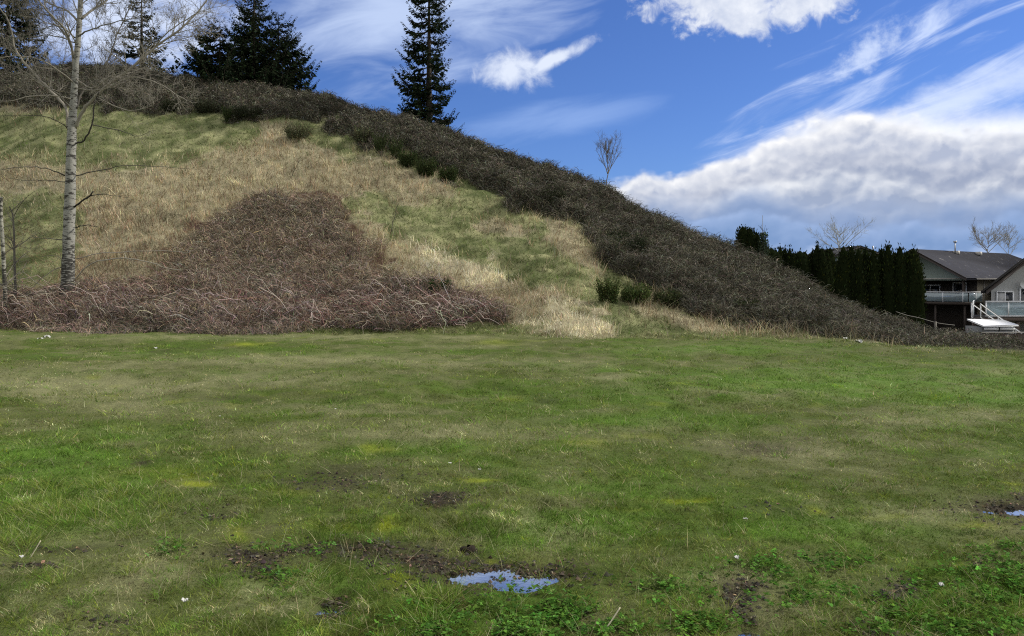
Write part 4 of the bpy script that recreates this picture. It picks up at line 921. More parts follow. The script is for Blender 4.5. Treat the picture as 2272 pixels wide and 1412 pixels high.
for args in [(505, 272, 40, 14, 'upright dark broom below the thicket, furthest left on the slope', DG), (385, 246, 34, 46, 'round dark bush under the thicket right of the birch', (.035, .040, .022)),
             (548, 262, 36, 70, 'wide low dark bush in the thicket edge under the group of conifers', (.034, .038, .022)), (462, 250, 36, 60, 'round dark bush touching the thicket edge left of the broom', (.036, .04, .024)),
             (660, 306, 42, 60, 'grey green broom at the top of the straw coloured grass', GG), (806, 318, 50, 34, 'grey broom at the thicket edge above the tan grass mound', GG), (842, 340, 46, 30, 'green broom right of the grey broom at the thicket edge', DG),
             (878, 352, 46, 30, 'broom directly above the tan grass mound', DG), (905, 368, 44, 34, 'dark broom above the right part of the tan grass', DG), (946, 388, 52, 40, 'dark green broom at the right tip of the tan grass', DG), (995, 402, 44, 34, 'broom at the thicket edge just past the tan grass tip', DG),
             (974, 662, 56, 34, 'small dark green conifer like shrub at the right end of the red brambles', (.030, .055, .018)), (1338, 668, 56, 18, 'narrow upright broom at the foot of the thicket, left of the pair', MG), (1358, 672, 60, 18, 'narrow upright broom at the foot of the thicket, right of the pair', MG),
             (1410, 668, 50, 60, 'spreading olive broom at the foot of the thicket', MG), (1480, 676, 44, 60, 'low olive broom sunk into the foot of the thicket', (.055, .065, .03)), (1395, 575, 74, 74, 'large dark bush in the middle of the right slope', (.026, .032, .018)), (1365, 545, 44, 44, 'dark bush just above the large dark bush', (.028, .034, .018)),
             (1222, 458, 52, 60, 'dark leafy bush at the lower edge of the thicket on the upper slope', (.028, .034, .018)), (1660, 700, 46, 60, 'dark green bush low in the right part of the thicket', (.038, .048, .022)), (1800, 640, 30, 40, 'pale green shrub showing over the thicket near the cedars', (.07, .08, .035)),
             (1180, 420, 30, 40, 'dim bush high in the thicket above the green slope', (.04, .045, .026))]:
    u, v, hp, wpx_, lab, c = args
    big = wpx_ > 30
    shrub(u, v, hp, wpx_, lab, c, 'shrub', 'dark_bush' if 'bush' in lab else 'broom_shrub', 260 if big else 130, 1.2 if big else 2.6, 1.4 if big else .8, 'dark bushes in the thicket' if 'bush' in lab else 'broom shrubs on the hillside')
# small leafless saplings on the slope
def twig_plant(u, v, v1, label, col, lean=0):
    X, Y, Z = place(np.array([float(u)]), np.array([float(v)])); b = np.array([X[0], Y[0], Z[0]]); Hh = (v - v1) * b[1] / F
    P = np.array([b + np.array([lean * Hh * i / 6 + .02 * math.sin(i * 2), 0, Hh * i / 6]) for i in range(7)]); a = Acc(); a.tube(P, np.linspace(.022, .008, 7), col, 4); twigs(a, P, .02, .008, 6, (Hh * .15, Hh * .4), 1, col, up=.5, rmin=.006, start=.15)
    o = a.build('twiggy_sapling', M_WOOD, None, True, b); o.location = b; tag(o, label, 'sapling', 'leafless saplings on the slope')
twig_plant(866, 520, 458, 'bare twiggy sapling in the green grass above the red brambles', (.10, .09, .07), .25)
twig_plant(1128, 626, 606, 'short dark stump like sapling behind the pale grass', (.06, .055, .04))
twig_plant(645, 395, 360, 'short dark twig standing in the straw coloured grass', (.05, .045, .035), .5)
twig_plant(500, 690, 610, 'thin pale sapling in the middle of the red brambles', (.33, .29, .24), -.2)

# ------------------------------------------------------------------ cedar hedge
def cedar(u, vt, hw, Y, label, seed, group='columnar cedars of the hedge', flat=0.0, col=(.019, .027, .010)):
    rg = np.random.default_rng(seed); top = wp(u, vt, Y); zb = min(float(H(top[0], Y)), top[2] - 1.5); b = np.array([top[0], Y, zb - .05]); Hh = top[2] - b[2]; Rr = hw * 1.28 * Y / F
    nz, na = 26, 14; V = []
    for i in range(nz + 1):
        t = i / nz; pr = (min(1, (t / .08)) ** .5) * (1 - max(0, (t - .45) / .55) ** (2.3 + 2.5 * flat)) ** .75 if t < 1 else 0
        for k in range(na):
            th = 2 * math.pi * k / na; rr = Rr * (.98 * pr + .02) * (1 + .20 * (vn(np.array([th * 1.6 + seed]), np.array([t * 6.0]), seed)[0] - .5) * 2 * .8)
            V.append((b[0] + math.cos(th) * rr, b[1] + math.sin(th) * rr, b[2] + Hh * t * .985))
    Q = [[i * na + k, i * na + (k + 1) % na, (i + 1) * na + (k + 1) % na, (i + 1) * na + k] for i in range(nz) for k in range(na)]
    a = Acc(); V = np.array(V); a.add(V, None, Q, np.array(col) * .6)
    m = 2200; wv = np.hypot(V[:, 0] - b[0], V[:, 1] - b[1]) + .02 * Rr; i = rg.choice(len(V), m, p=wv / wv.sum()); P = V[i] + rg.normal(0, .05, (m, 3)); d = np.stack([P[:, 0] - b[0], P[:, 1] - b[1], 0 * P[:, 0]], 1); d /= np.linalg.norm(d, axis=1)[:, None] + 1e-6
    d = d * .35 + rg.normal(0, .18, (m, 3)) + np.array([0, 0, 1.0]); d /= np.linalg.norm(d, axis=1)[:, None]; S = rg.uniform(.10, .26, m); s1 = np.cross(d, rg.normal(0, 1, (m, 3))); s1 /= np.linalg.norm(s1, axis=1)[:, None]
    VV = np.stack([P, P + d * (S * .5)[:, None] + s1 * (S * .17)[:, None], P + d * S[:, None], P + d * (S * .5)[:, None] - s1 * (S * .17)[:, None]], 1); cc = near(col, m, .35)
    k = rg.uniform(size=m) < .08; cc[k] = near((.05, .06, .012), k.sum(), .3)
    a.add(VV.reshape(-1, 3), None, (np.arange(m) * 4)[:, None] + np.arange(4)[None], np.repeat(cc[:, None], 4, 1).reshape(-1, 3))
    o = a.build('cedar_tree', M_NEEDLE, None, False, b); o.location = b; tag(o, label, 'cedar', group)
big = [(1871, 541, 15), (1889, 540, 13), (1905, 547, 13), (1921, 546, 14), (1938, 549, 13), (1956, 546, 13), (1970, 537, 13), (1983, 553, 12), (1996, 542, 14), (2012, 552, 13), (2027, 546, 18)]
ords = ['first', 'second', 'third', 'fourth', 'fifth', 'sixth', 'seventh', 'eighth', 'ninth', 'tenth', 'eleventh', 'twelfth', 'thirteenth', 'fourteenth', 'fifteenth', 'sixteenth']
for i, (u, v, hw) in enumerate(big):
    cedar(u, v, hw, 50 + .4 * math.sin(i * 3), 'tall black green cedar, %s from the left of the high hedge beside the house' % ords[i], 100 + i, 'tall cedars of the high hedge')
low_ = [(1700, 540, 11, .6), (1711, 546, 12, .8), (1722, 552, 12, .3), (1731, 541, 8, 0), (1742, 545, 9, 0), (1752, 546, 9, 0), (1760, 556, 10, .4), (1775, 553, 14, 1.5), (1788, 558, 10, .6), (1802, 552, 9, 0), (1813, 537, 10, -.1), (1824, 546, 10, 0), (1834, 549, 9, 0), (1842, 545, 11, 0), (1852, 575, 10, .3)]
for i, (u, v, hw, fl) in enumerate(low_):
    cedar(u, v, hw * 1.3, 58 + .4 * math.sin(i * 5), 'dark cedar, %s from the left of the lower hedge behind the thicket' % ords[i], 200 + i, 'cedars of the lower hedge', fl, (.020, .028, .011))
for i, (u, v, hw, fl, lb) in enumerate([(1648, 499, 11, 1.0, 'flat topped dark cedar, leftmost of the clump on the skyline'), (1663, 502, 12, .5, 'dark cedar in the middle of the clump on the skyline'), (1678, 511, 12, .1, 'sloping dark cedar, rightmost of the clump on the skyline')]):
    cedar(u, v, hw * 1.15, 52, lb, 300 + i, 'cedars clumped on the skyline', fl)
def skyline_shrub():
    Y = 51; t = wp(1694, 516, Y); b = np.array([t[0], Y, float(H(t[0], Y))]); Hh = t[2] - b[2]; a = Acc(); n = 1500
    f = rng.uniform(0, 1, n) ** .7; R_ = .55 * (1.25 - f) + .15; th = rng.uniform(0, 6.283, n); P = b + np.stack([np.cos(th) * R_ * rng.uniform(0, 1, n), np.sin(th) * R_ * rng.uniform(0, 1, n), f * Hh], 1)
    V, Q, C_ = leaf_arr(P, rng.uniform(.08, .2, n), near((.06, .08, .05), n, .35)); a.add(V, None, Q, C_)
    c = np.array([[b[0], Y, b[2] + Hh * i / 6] for i in range(7)]); a.tube(c, np.linspace(.06, .02, 7), (.06, .05, .04), 5); twigs(a, c, .04, .02, 4, (.4, 1.0), 1, (.07, .06, .05), up=.6, rmin=.012, start=.5)
    o = a.build('leafy_shrub', M_LEAF, None, False, b); o.location = b; tag(o, 'loose grey green shrub beside the dark cedars on the skyline', 'shrub')
    a = Acc(); t = wp(1692, 478, Y + 1); b = np.array([t[0], Y + 1, float(H(t[0], Y + 1))]); a.tube(np.array([b, b + (t - b) * .5, t]), [.035, .025, .015], (.22, .24, .28), 6)
    o = a.build('thin_pole', M_PAINT, None, True, b); o.location = b; tag(o, 'thin tall pole rising behind the shrub on the skyline', 'pole')
skyline_shrub()

# ================================================================== houses
def simple_mat(name, c, rough=.7, spec=.3, ns=6, amt=.15, metal=0):
    m = bpy.data.materials.new(name); m.use_nodes = True; t = m.node_tree; b = NB(t); pb = t.nodes['Principled BSDF']; g = b.node('ShaderNodeTexCoord')
    n = b.noise(EX(b, g.outputs['Object']), ns, 5, .65); lo_ = tuple(x * (1 - amt) for x in c); hi_ = tuple(min(1, x * (1 + amt)) for x in c)
    b.put(b.mix(n, lo_, hi_), pb.inputs['Base Color']); pb.inputs['Roughness'].default_value = rough; pb.inputs['Specular IOR Level'].default_value = spec; pb.inputs['Metallic'].default_value = metal
    return m
def siding_mat(name, c, period=.2):
    m = simple_mat(name, c, .7, .2, 2.0, .12); t = m.node_tree; b = NB(t); pb = t.nodes['Principled BSDF']; g = b.node('ShaderNodeTexCoord'); sp = b.node('ShaderNodeSeparateXYZ'); t.links.new(g.outputs['Object'], sp.inputs[0])
    fr = b.m('FRACT', EX(b, sp.outputs[2]) / period); bn = b.node('ShaderNodeBump'); bn.inputs['Strength'].default_value = 1; bn.inputs['Distance'].default_value = .03; b.put(fr, bn.inputs['Height']); t.links.new(bn.outputs[0], pb.inputs['Normal']); return m
def roof_mat(name, c, moss=(.30, .29, .25), amt=.5):
    m = bpy.data.materials.new(name); m.use_nodes = True; t = m.node_tree; b = NB(t); pb = t.nodes['Principled BSDF']; g = b.node('ShaderNodeTexCoord'); sp = b.node('ShaderNodeSeparateXYZ'); t.links.new(g.outputs['Object'], sp.inputs[0])
    x, y, z = (EX(b, sp.outputs[i]) for i in range(3))
    n = b.noise(EX(b, g.outputs['Object']), .9, 7, .68); n2 = b.noise(b.vec(x * 1.0, y * .25, z * 1.0), 2.6, 6, .7); n3 = b.noise(EX(b, g.outputs['Object']), 9.0, 3, .6)
    cc = b.mix(n, tuple(q * .6 for q in c), tuple(q * 1.5 for q in c)); cc = b.mix((b.ss(n2, .58, .70) * b.ss(n, .48, .6) * amt).sat(), cc, moss)
    cc = b.mul(cc, b.mix(n3, (.8, .8, .8), (1.15, 1.15, 1.15)))
    b.put(cc, pb.inputs['Base Color']); pb.inputs['Roughness'].default_value = .9; pb.inputs['Specular IOR Level'].default_value = .15
    fr = b.m('FRACT', z / .14); bn = b.node('ShaderNodeBump'); bn.inputs['Strength'].default_value = .8; bn.inputs['Distance'].default_value = .02; b.put(fr + n3 * .6, bn.inputs['Height']); t.links.new(bn.outputs[0], pb.inputs['Normal']); return m
M_SHINGLE = roof_mat('mossy_shingles', (.026, .026, .033), (.36, .35, .33), amt=1.0); M_SHINGLE2 = roof_mat('plain_shingles', (.055, .052, .05), amt=.2)
M_GREYSIDE = siding_mat('grey_green_siding', (.25, .30, .26)); M_BEIGE = simple_mat('beige_render', (.42, .37, .27)); M_GREYWALL = simple_mat('grey_render', (.45, .455, .45))
M_TRIM = simple_mat('white_trim', (.86, .87, .88), .5, .3, 6, .05); M_DTRIM = simple_mat('brown_trim', (.05, .04, .035)); M_DWOOD = simple_mat('dark_wood', (.055, .043, .035)); M_GUT = simple_mat('gutter', (.5, .47, .42), .5)
M_FENCE = simple_mat('weathered_fence', (.12, .095, .08), .9, .1, 8, .3); M_SHED = simple_mat('grey_shed_panel', (.20, .21, .215), .8); M_METAL = simple_mat('dull_metal', (.45, .46, .47), .45, .5, 6, .1, .5)
M_COVER = simple_mat('dark_cover', (.035, .05, .075), .7); M_BROWNW = simple_mat('dim_brown_wall', (.06, .05, .042))
def glass_mat(name, tint, dark):
    m = bpy.data.materials.new(name); m.use_nodes = True; t = m.node_tree; t.nodes.clear(); b = NB(t); o = b.node('ShaderNodeOutputMaterial')
    tr = b.node('ShaderNodeBsdfTransparent'); tr.inputs[0].default_value = (*dark, 1); gl = b.node('ShaderNodeBsdfGlossy'); gl.inputs[0].default_value = (*tint, 1); gl.inputs['Roughness'].default_value = .05
    df = b.node('ShaderNodeBsdfDiffuse'); df.inputs[0].default_value = (.58, .66, .70, 1); m1 = b.node('ShaderNodeMixShader'); m1.inputs[0].default_value = .16; t.links.new(tr.outputs[0], m1.inputs[1]); t.links.new(gl.outputs[0], m1.inputs[2])
    m2 = b.node('ShaderNodeMixShader'); m2.inputs[0].default_value = .34; t.links.new(m1.outputs[0], m2.inputs[1]); t.links.new(df.outputs[0], m2.inputs[2]); t.links.new(m2.outputs[0], o.inputs[0]); return m
M_RAILG = glass_mat('rail_glass', (.8, .9, .95), (.62, .72, .74))
M_WING = simple_mat('window_glass', (.012, .015, .020), .06, .9, 2, .1)

def frame_of(O, r):
    r = np.array([r[0], r[1], 0.0]); r /= np.linalg.norm(r); q = np.array([r[1], -r[0], 0.0]); O = np.array(O, float)
    return lambda V: O + np.outer(np.asarray(V, float)[:, 0], r) + np.outer(np.asarray(V, float)[:, 1], q) + np.outer(np.asarray(V, float)[:, 2], [0, 0, 1.0])
def part(name, mat, root, fn):
    a = Acc(); fn(a); return a.build(name, mat, root, False, np.array(root.location) if root.parent is None else np.array(root.parent.location))
def window(root, fr, x0, x1, y, z0, z1, axis, mull=1, base=None):
    """frame with pane as sub-part; axis 'x': lies along local x at local y; axis 'y': along y at local x=y"""
    a = Acc(); w_ = .08; yy0, yy1 = y - .05, y + .05
    def bx(acc, p0, p1, q0, q1, d0, d1):
        if axis == 'x': acc.box(p0, p1, d0, d1, q0, q1, (.5,) * 3, fr)
        else: acc.box(d0, d1, p0, p1, q0, q1, (.5,) * 3, fr)
    bx(a, x0, x1, z0, z0 + w_, yy0, yy1); bx(a, x0, x1, z1 - w_, z1, yy0, yy1)
    bx(a, x0, x0 + w_, z0 + w_, z1 - w_, yy0, yy1); bx(a, x1 - w_, x1, z0 + w_, z1 - w_, yy0, yy1)
    for k in range(mull): xm = x0 + (x1 - x0) * (k + 1) / (mull + 1); bx(a, xm - .03, xm + .03, z0 + w_, z1 - w_, yy0, yy1)
    L = np.array(root.location); f = a.build('window', M_TRIM, root, False, L)
    p_ = Acc(); bx(p_, x0 + w_, x1 - w_, z0 + w_, z1 - w_, y - .015, y + .015); p_.build('pane', M_WING, f, False, L); return f

def house_a():
    O = (wp(2030, 553, 72)[0], 72.0, 0.0); fr = frame_of(O, (.82, .57)); zg = -3.2; ze, zr, w_, Lr = 2.28, 4.92, 4.73, 18.0
    root = empty('split_level_house', (O[0], O[1], zg)); tag(root, 'house with mossy dark shingle roof, grey gable and glass balcony beside the cedars', 'house')
    L = np.array(root.location)
    def P(x, y, z): return fr(np.array([[x, y, z]]))[0]
    a = Acc(); sl = (zr - ze) / w_; oh = .45
    for s in (1, -1):
        e0 = P(-.5, s * (w_ + .02), ze - .02 * sl); r0 = P(-.5, 0, zr); r1 = P(Lr, 0, zr); e1 = P(Lr + w_, s * (w_ + .02), ze)
        a.slab([r0, r1, e1, e0], (0, 0, -.16))
    a.slab([P(Lr, 0, zr), P(Lr + w_, w_, ze), P(Lr + w_, -w_, ze)], (0, 0, -.16))
    rf = a.build('roof', M_SHINGLE, root, False, L)
    v = Acc(); q = P(6.2, .5, zr - .3); v.tube(np.array([q, q + (0, 0, 1.05)]), [.06, .06], (.4, .42, .46), 8); v.tube(np.array([q + (0, 0, 1.05), q + (0, 0, 1.2)]), [.15, .17], (.3, .32, .36), 8); v.build('vent_pipe', M_METAL, rf, True, L)
    for k, (x, y) in enumerate([(10.5, .6), (6.5, .45)]):
        v = Acc(); v.box(x - .2, x + .2, y - .2, y + .25, zr - .35, zr - .02, (.5,) * 3, fr); v.build('roof_vent', M_GUT, rf, False, L)
    # barge boards and gutter
    a = Acc()
    for s in (1, -1): a.slab([P(-.56, 0, zr + .02), P(-.56, s * w_, ze + .02), P(-.56, s * w_, ze - .26), P(-.56, 0, zr - .26)], tuple(P(.055, 0, 0) - P(0, 0, 0)))
    a.build('barge_board', M_DTRIM, root, False, L)
    a = Acc(); a.box(1.2, Lr + 4, w_ + .02, w_ + .16, ze - .16, ze - .02, (.5,) * 3, fr); a.build('gutter', M_GUT, root, False, L)
    a = Acc(); a.slab([P(-.1, 0, zr - .25), P(-.1, w_ - .45, ze - .02), P(-.1, -w_ + .45, ze - .02)], tuple(P(.15, 0, 0) - P(0, 0, 0))); a.box(-.12, .12, -w_ + .3, w_ - .3, ze - .22, ze - .03, (.5,) * 3, fr)
    a.build('gable', M_GREYSIDE, root, False, L)
    a = Acc(); a.box(-.16, -.12, -w_ + .3, w_ - .3, ze - .1, ze - .03, (.5,) * 3, fr); a.build('gable_trim', M_GUT, root, False, L)
    a = Acc(); a.box(2.3, Lr + 4, -w_ + .45, w_ - .42, zg, ze - .1, (.5,) * 3, fr); a.build('wall', M_BEIGE, root, False, L)
    a = Acc(); a.box(2.18, 2.3, -w_ + .46, w_ - .44, zg, ze - .11, (.5,) * 3, fr); a.build('porch_wall', M_BROWNW, root, False, L)
    a = Acc(); a.box(-.1, 2.18, -w_ + .45, w_ - .44, ze - .22, ze - .13, (.5,) * 3, fr); a.build('porch_ceiling', M_DWOOD, root, False, L)
    # balcony
    a = Acc(); a.box(-.3, 2.25, -w_ + .2, w_ + .1, -.05, .17, (.5,) * 3, fr); bl = a.build('balcony_floor', M_DWOOD, root, False, L)
    for y in (-3.6, -.8, 1.9, 4.4):
        a = Acc(); a.box(-.15, .0, y - .08, y + .08, zg, -.06, (.5,) * 3, fr); a.build('post', M_DWOOD, root, False, L)
    a = Acc(); a.box(-.05, .13, w_ - .6, w_ - .42, .18, ze - .23, (.5,) * 3, fr); a.build('post', M_DWOOD, root, False, L)
    a = Acc(); a.box(-.27, -.20, -w_ + .25, w_ + .02, 1.02, 1.09, (.5,) * 3, fr); a.box(-.19, 2.2, w_ + .02, w_ + .08, 1.02, 1.09, (.5,) * 3, fr)
    for y in (-4.3, -2.6, -.8, .9, 2.6, 4.3): a.box(-.26, -.21, y - .035, y + .035, .18, 1.02, (.5,) * 3, fr)
    for x in (1.0, 2.1): a.box(x - .03, x + .03, w_ + .025, w_ + .075, .18, 1.02, (.5,) * 3, fr)
    rl = a.build('balcony_rail', M_TRIM, root, False, L)
    a = Acc(); a.box(-.245, -.235, -w_ + .3, w_, .24, 1.0, (.5,) * 3, fr); a.box(-.15, 2.1, w_ + .045, w_ + .055, .24, 1.0, (.5,) * 3, fr); a.build('rail_glass', M_RAILG, rl, False, L)
    window(root, fr, 2.3, 3.5, 2.1, .25, 1.9, 'y', 0); window(root, fr, -.6, 1.2, 2.1, .6, 1.7, 'y', 1); window(root, fr, -3.4, -1.6, 2.1, .6, 1.7, 'y', 1)
    window(root, fr, 5.0, 6.4, w_ - .38, .3, 1.7, 'x', 1)
    a = Acc(); p0 = P(3.4, w_ - .34, zg); a.box(3.35, 3.45, w_ - .40, w_ - .32, zg, ze - .2, (.5,) * 3, fr); a.build('downpipe', M_GUT, root, False, L)
house_a()

def house_b():
    Yw = 60.0; X0 = 36.1; zg = -3.2; fl = -.57; fr = frame_of((0, 0, 0), (1, 0))     # local y runs towards the camera
    root = empty('gabled_house', (40.6, Yw, zg)); tag(root, 'pale grey gabled house with white railed deck at the right edge', 'house'); L = np.array(root.location)
    SH = lambda A: [A.V.__setitem__(i, v + np.outer((v[:, 1] - Yw) * .64, [1, 0, 0])) for i, v in enumerate(A.V)]
    ax, az = 40.7, 5.35; ex, ez = 35.35, 1.22; ex2 = 2 * ax - ex; Yf, Yk = Yw - .6, Yw + 12
    a = Acc(); a.slab([(ax, Yf, az), (ax, Yk, az), (ex, Yk, ez), (ex, Yf, ez)], (0, 0, -.2)); a.slab([(ax, Yf, az), (ax, Yk, az), (ex2, Yk, ez), (ex2, Yf, ez)], (0, 0, -.2)); SH(a); a.build('roof', M_SHINGLE2, root, False, L)
    a = Acc()
    for e_ in (ex, ex2): a.slab([(ax, Yf - .06, az + .02), (e_, Yf - .06, ez + .02), (e_, Yf - .06, ez - .26), (ax, Yf - .06, az - .26)], (0, .055, 0))
    a.build('barge_board', M_DTRIM, root, False, L)
    a = Acc(); a.slab([(X0, Yw, zg), (2 * ax - X0, Yw, zg), (2 * ax - X0, Yw, ez + .25), (ax, Yw, az - .26), (X0, Yw, ez + .25)], (0, 11.8, 0)); SH(a); a.build('wall', M_GREYWALL, root, False, L)
    fr2 = lambda V: np.asarray(V, float)
    window(root, fr2, 36.45, 37.75, Yw - .06, .05, 1.2, 'x', 1)
    window(root, fr2, 38.2, 39.6, Yw - .06, fl + .05, 1.45, 'x', 1)
    a = Acc(); a.box(36.5, 37.1, Yw - .10, Yw - .08, .2, 1.05, (.6,) * 3); a.build('blind', M_GREYWALL, root, False, L)
    # satellite dish
    q = np.array([38.28, Yw - .35, 1.72]); a = Acc(); a.tube(np.array([q + (0, .34, -.2), q + (0, .1, -.12), q]), [.025] * 3, (.3,) * 3, 5); th = np.linspace(0, 6.283, 17)[:-1]
    V = [q + (0, 0, 0)] + [q + (.27 * math.cos(t), -.08, .27 * math.sin(t)) for t in th]; a.add(V, [[0, 1 + i, 1 + (i + 1) % 16] for i in range(16)], None, (.3,) * 3); a.build('satellite_dish', M_METAL, root, True, L)
    # deck
    dx0, dx1, dy0, dy1 = 31.8, 46.0, 55.0, Yw - .02
    SD = lambda A: [A.V.__setitem__(i, v + np.outer((v[:, 1] - dy0) * .60, [1, 0, 0])) for i, v in enumerate(A.V)]
    a = Acc(); a.box(dx0, dx1, dy0, dy1, fl - .28, fl); SD(a); a.build('deck_floor', M_DWOOD, root, False, L)
    a = Acc(); a.box(dx0 - .02, dx1, dy0 - .06, dy0 - .004, fl - .26, fl - .04); a.build('deck_fascia', M_FENCE, root, False, L)
    for x in (32.0, 35.0, 35.9, 38.6, 42.0):
        a = Acc(); a.box(x - .1, x + .1, dy0 + .05, dy0 + .25, zg, fl - .285); a.build('post', M_FENCE, root, False, L)
    a = Acc(); a.box(dx0 + .9, dx1, dy0 + .0, dy0 + .07, fl + 1.05, fl + 1.15); a.box(dx0 + .9, dx1, dy0 + .01, dy0 + .06, fl + .06, fl + .14)
    for x in np.arange(dx0 + .9, dx1, 1.55): a.box(x, x + .09, dy0 + .01, dy0 + .06, fl + .145, fl + 1.045)
    a.box(dx0, dx0 + .06, dy0 + .08, dy1, fl + 1.05, fl + 1.12); a.box(dx0, dx0 + .06, dy0 + .08, dy0 + .14, fl + .01, fl + 1.045); a.box(dx0, dx0 + .06, dy0 + 2.4, dy0 + 2.46, fl + .01, fl + 1.045)
    SD(a); rl = a.build('deck_rail', M_TRIM, root, False, L)
    a = Acc(); a.box(dx0 + .95, dx1, dy0 + .03, dy0 + .04, fl + .15, fl + 1.04); a.box(dx0 + .025, dx0 + .035, dy0 + .2, dy1, fl + .1, fl + 1.0); SD(a); a.build('rail_glass', M_RAILG, rl, False, L)
    # stairs down towards the right in front of the deck
    a = Acc(); n = 12; run, rise = .30, .215; sx = dx0 - .1
    for i in range(n): a.box(sx + i * run, sx + (i + 1) * run + .03, dy0 - 1.1, dy0 - .12, fl - .05 - i * rise, fl - i * rise)
    st = a.build('stairs', M_DWOOD, root, False, L)
    a = Acc(); dz = -n * rise; dX = n * run
    for y in (dy0 - 1.16, dy0 - .1):
        for z0, hh in ((fl + 1.02, .09), (fl + .10, .08)): a.slab([(sx, y, z0), (sx + dX, y, z0 + dz), (sx + dX, y, z0 + dz - hh), (sx, y, z0 - hh)], (0, .06, 0))
        for i in range(0, n + 1, 4): x = sx + i * run; a.box(x, x + .06, y + .062, y + .11, fl - i * rise - .1, fl - i * rise + 1.0)
    a.build('stair_rail', M_TRIM, st, False, L)
house_b()
def deck_cover():
    b = np.array([36.4, 57.2, -.565]); a = Acc(); nz, na = 8, 20; V = []
    for i in range(nz + 1):
        t = i / nz
        for k in range(na):
            th = 6.2832 * k / na; r = (1 - t ** 3 * .75) * (1 + .05 * math.sin(th * 5 + t * 3)); V.append((math.cos(th) * .95 * r, math.sin(th) * .55 * r, t * .85 + .05 * math.sin(th * 2)))
    V.append((0, 0, .88)); Q = [[i * na + k, i * na + (k + 1) % na, (i + 1) * na + (k + 1) % na, (i + 1) * na + k] for i in range(nz) for k in range(na)]; T = [[nz * na + k, nz * na + (k + 1) % na, len(V) - 1] for k in range(na)]
    a.add(V, T, Q); o = a.build('covered_table', M_COVER, None, True); o.location = b; tag(o, 'garden table under a dark cover behind the glass of the white deck rail', 'table')
deck_cover()
def house_c():
    Y = 92.0; ap = wp(1906, 545, Y); l = wp(1850, 566, Y); zg = -3.2; w_ = ap[0] - l[0]; root = empty('distant_house', (ap[0], Y, zg)); tag(root, 'distant house whose dark roof peak shows over the cedar hedge', 'house'); L = np.array(root.location)
    a = Acc()
    for s in (-1, 1): a.slab([(ap[0], Y - .4, ap[2]), (ap[0], Y + 12, ap[2]), (ap[0] + s * w_, Y + 12, l[2]), (ap[0] + s * w_, Y - .4, l[2])], (0, 0, -.25))
    a.build('roof', M_SHINGLE2, root, False, L)
    a = Acc(); e = w_ - .35; a.slab([(ap[0] - e, Y, zg), (ap[0] + e, Y, zg), (ap[0] + e, Y, l[2] - .1), (ap[0], Y, ap[2] - .3), (ap[0] - e, Y, l[2] - .1)], (0, 11.5, 0)); a.build('wall', M_GREYSIDE, root, False, L)
    a = Acc(); q = wp(1937, 546, Y + 3); a.tube(np.array([(q[0], Y + 3, l[2] + .3), (q[0], Y + 3, q[2])]), [.09, .09], (.4,) * 3, 6); a.build('vent_pipe', M_METAL, root, True, L)
house_c()
def shed():
    zg = -3.1; root = empty('garden_shed', (25.9, 43, zg)); tag(root, 'small grey garden shed with a sloping white roof below the deck', 'shed'); L = np.array(root.location)
    f0, b0 = wp(2182, 723, 42), wp(2145, 708, 44); f1, b1 = wp(2260, 721, 42), wp(2225, 709.5, 44)
    a = Acc(); a.slab([f0, f1, b1, b0], (0, 0, -.07)); a.build('roof', M_TRIM, root, False, L)
    x0, x1 = f0[0] + .1, f1[0] - .08
    a = Acc(); a.slab([(x0, 42.25, zg), (x1, 42.25, zg), (x1, 42.25, f0[2] - .09), (x0, 42.25, f0[2] - .09)], (0, 1.6, .0)); a.build('wall', M_SHED, root, False, L)
    for (q0, q1) in ((x0 + .03, (x0 + x1) / 2 - .05), ((x0 + x1) / 2 + .05, x1 - .03)):
        a = Acc(); a.box(q0, q1, 42.14, 42.2, f0[2] - .24, f0[2] - .10); a.build('white_board', M_TRIM, root, False, L)
        a = Acc(); a.box(q0, q1, 42.20, 42.246, zg + .1, f0[2] - .26); a.build('door', M_SHED, root, False, L)
shed()
def fence():
    Y = 37.5; zt = wp(2200, 737, Y)[2]; x0, x1 = wp(2180, 742, Y)[0], wp(2420, 742, Y)[0]; zg = float(H(x0, Y)) - .2; root = empty('wooden_fence', (x0, Y, zg)); tag(root, 'brown weathered board fence below the shed at the right edge', 'fence'); L = np.array(root.location)
    a = Acc(); x = x0
    while x < x1: a.box(x, x + .138, Y, Y + .03, zg, zt - .05 - .02 * R3.random()); x += .145
    a.build('boards', M_FENCE, root, False, L); a = Acc(); a.box(x0 - .03, x1, Y - .04, Y + .07, zt - .045, zt); a.build('top_rail', M_GUT, root, False, L)
    x = x0 + .05
    while x < x1: 
        a = Acc(); a.box(x, x + .1, Y + .035, Y + .13, zg, zt - .05); a.build('post', M_FENCE, root, False, L); x += 2.4
    pts = [(1988, 692), (2012, 700), (2040, 706), (2080, 717), (2118, 722)]
    P = smooth_path([wp(u, v, 34 + .006 * (u - 1988)) for u, v in pts], 4); b = P[0].copy(); root = empty('rope_fence', b); tag(root, 'sagging pale rope strung above the brambles on thin posts', 'fence'); a = Acc(); a.tube(P, .013, (.17, .16, .13), 5); a.build('rope', M_PAINT, root, True, b)
    for (u, v, v1) in ((2077, 716, 740),):
        t = wp(u, v - 2, 34); a = Acc(); a.box(t[0] - .04, t[0] + .04, t[1] + .03, t[1] + .10, float(H(t[0], t[1])) - .1, t[2], (.10, .09, .07)); a.build('post', M_PAINT, root, False, b)
fence()

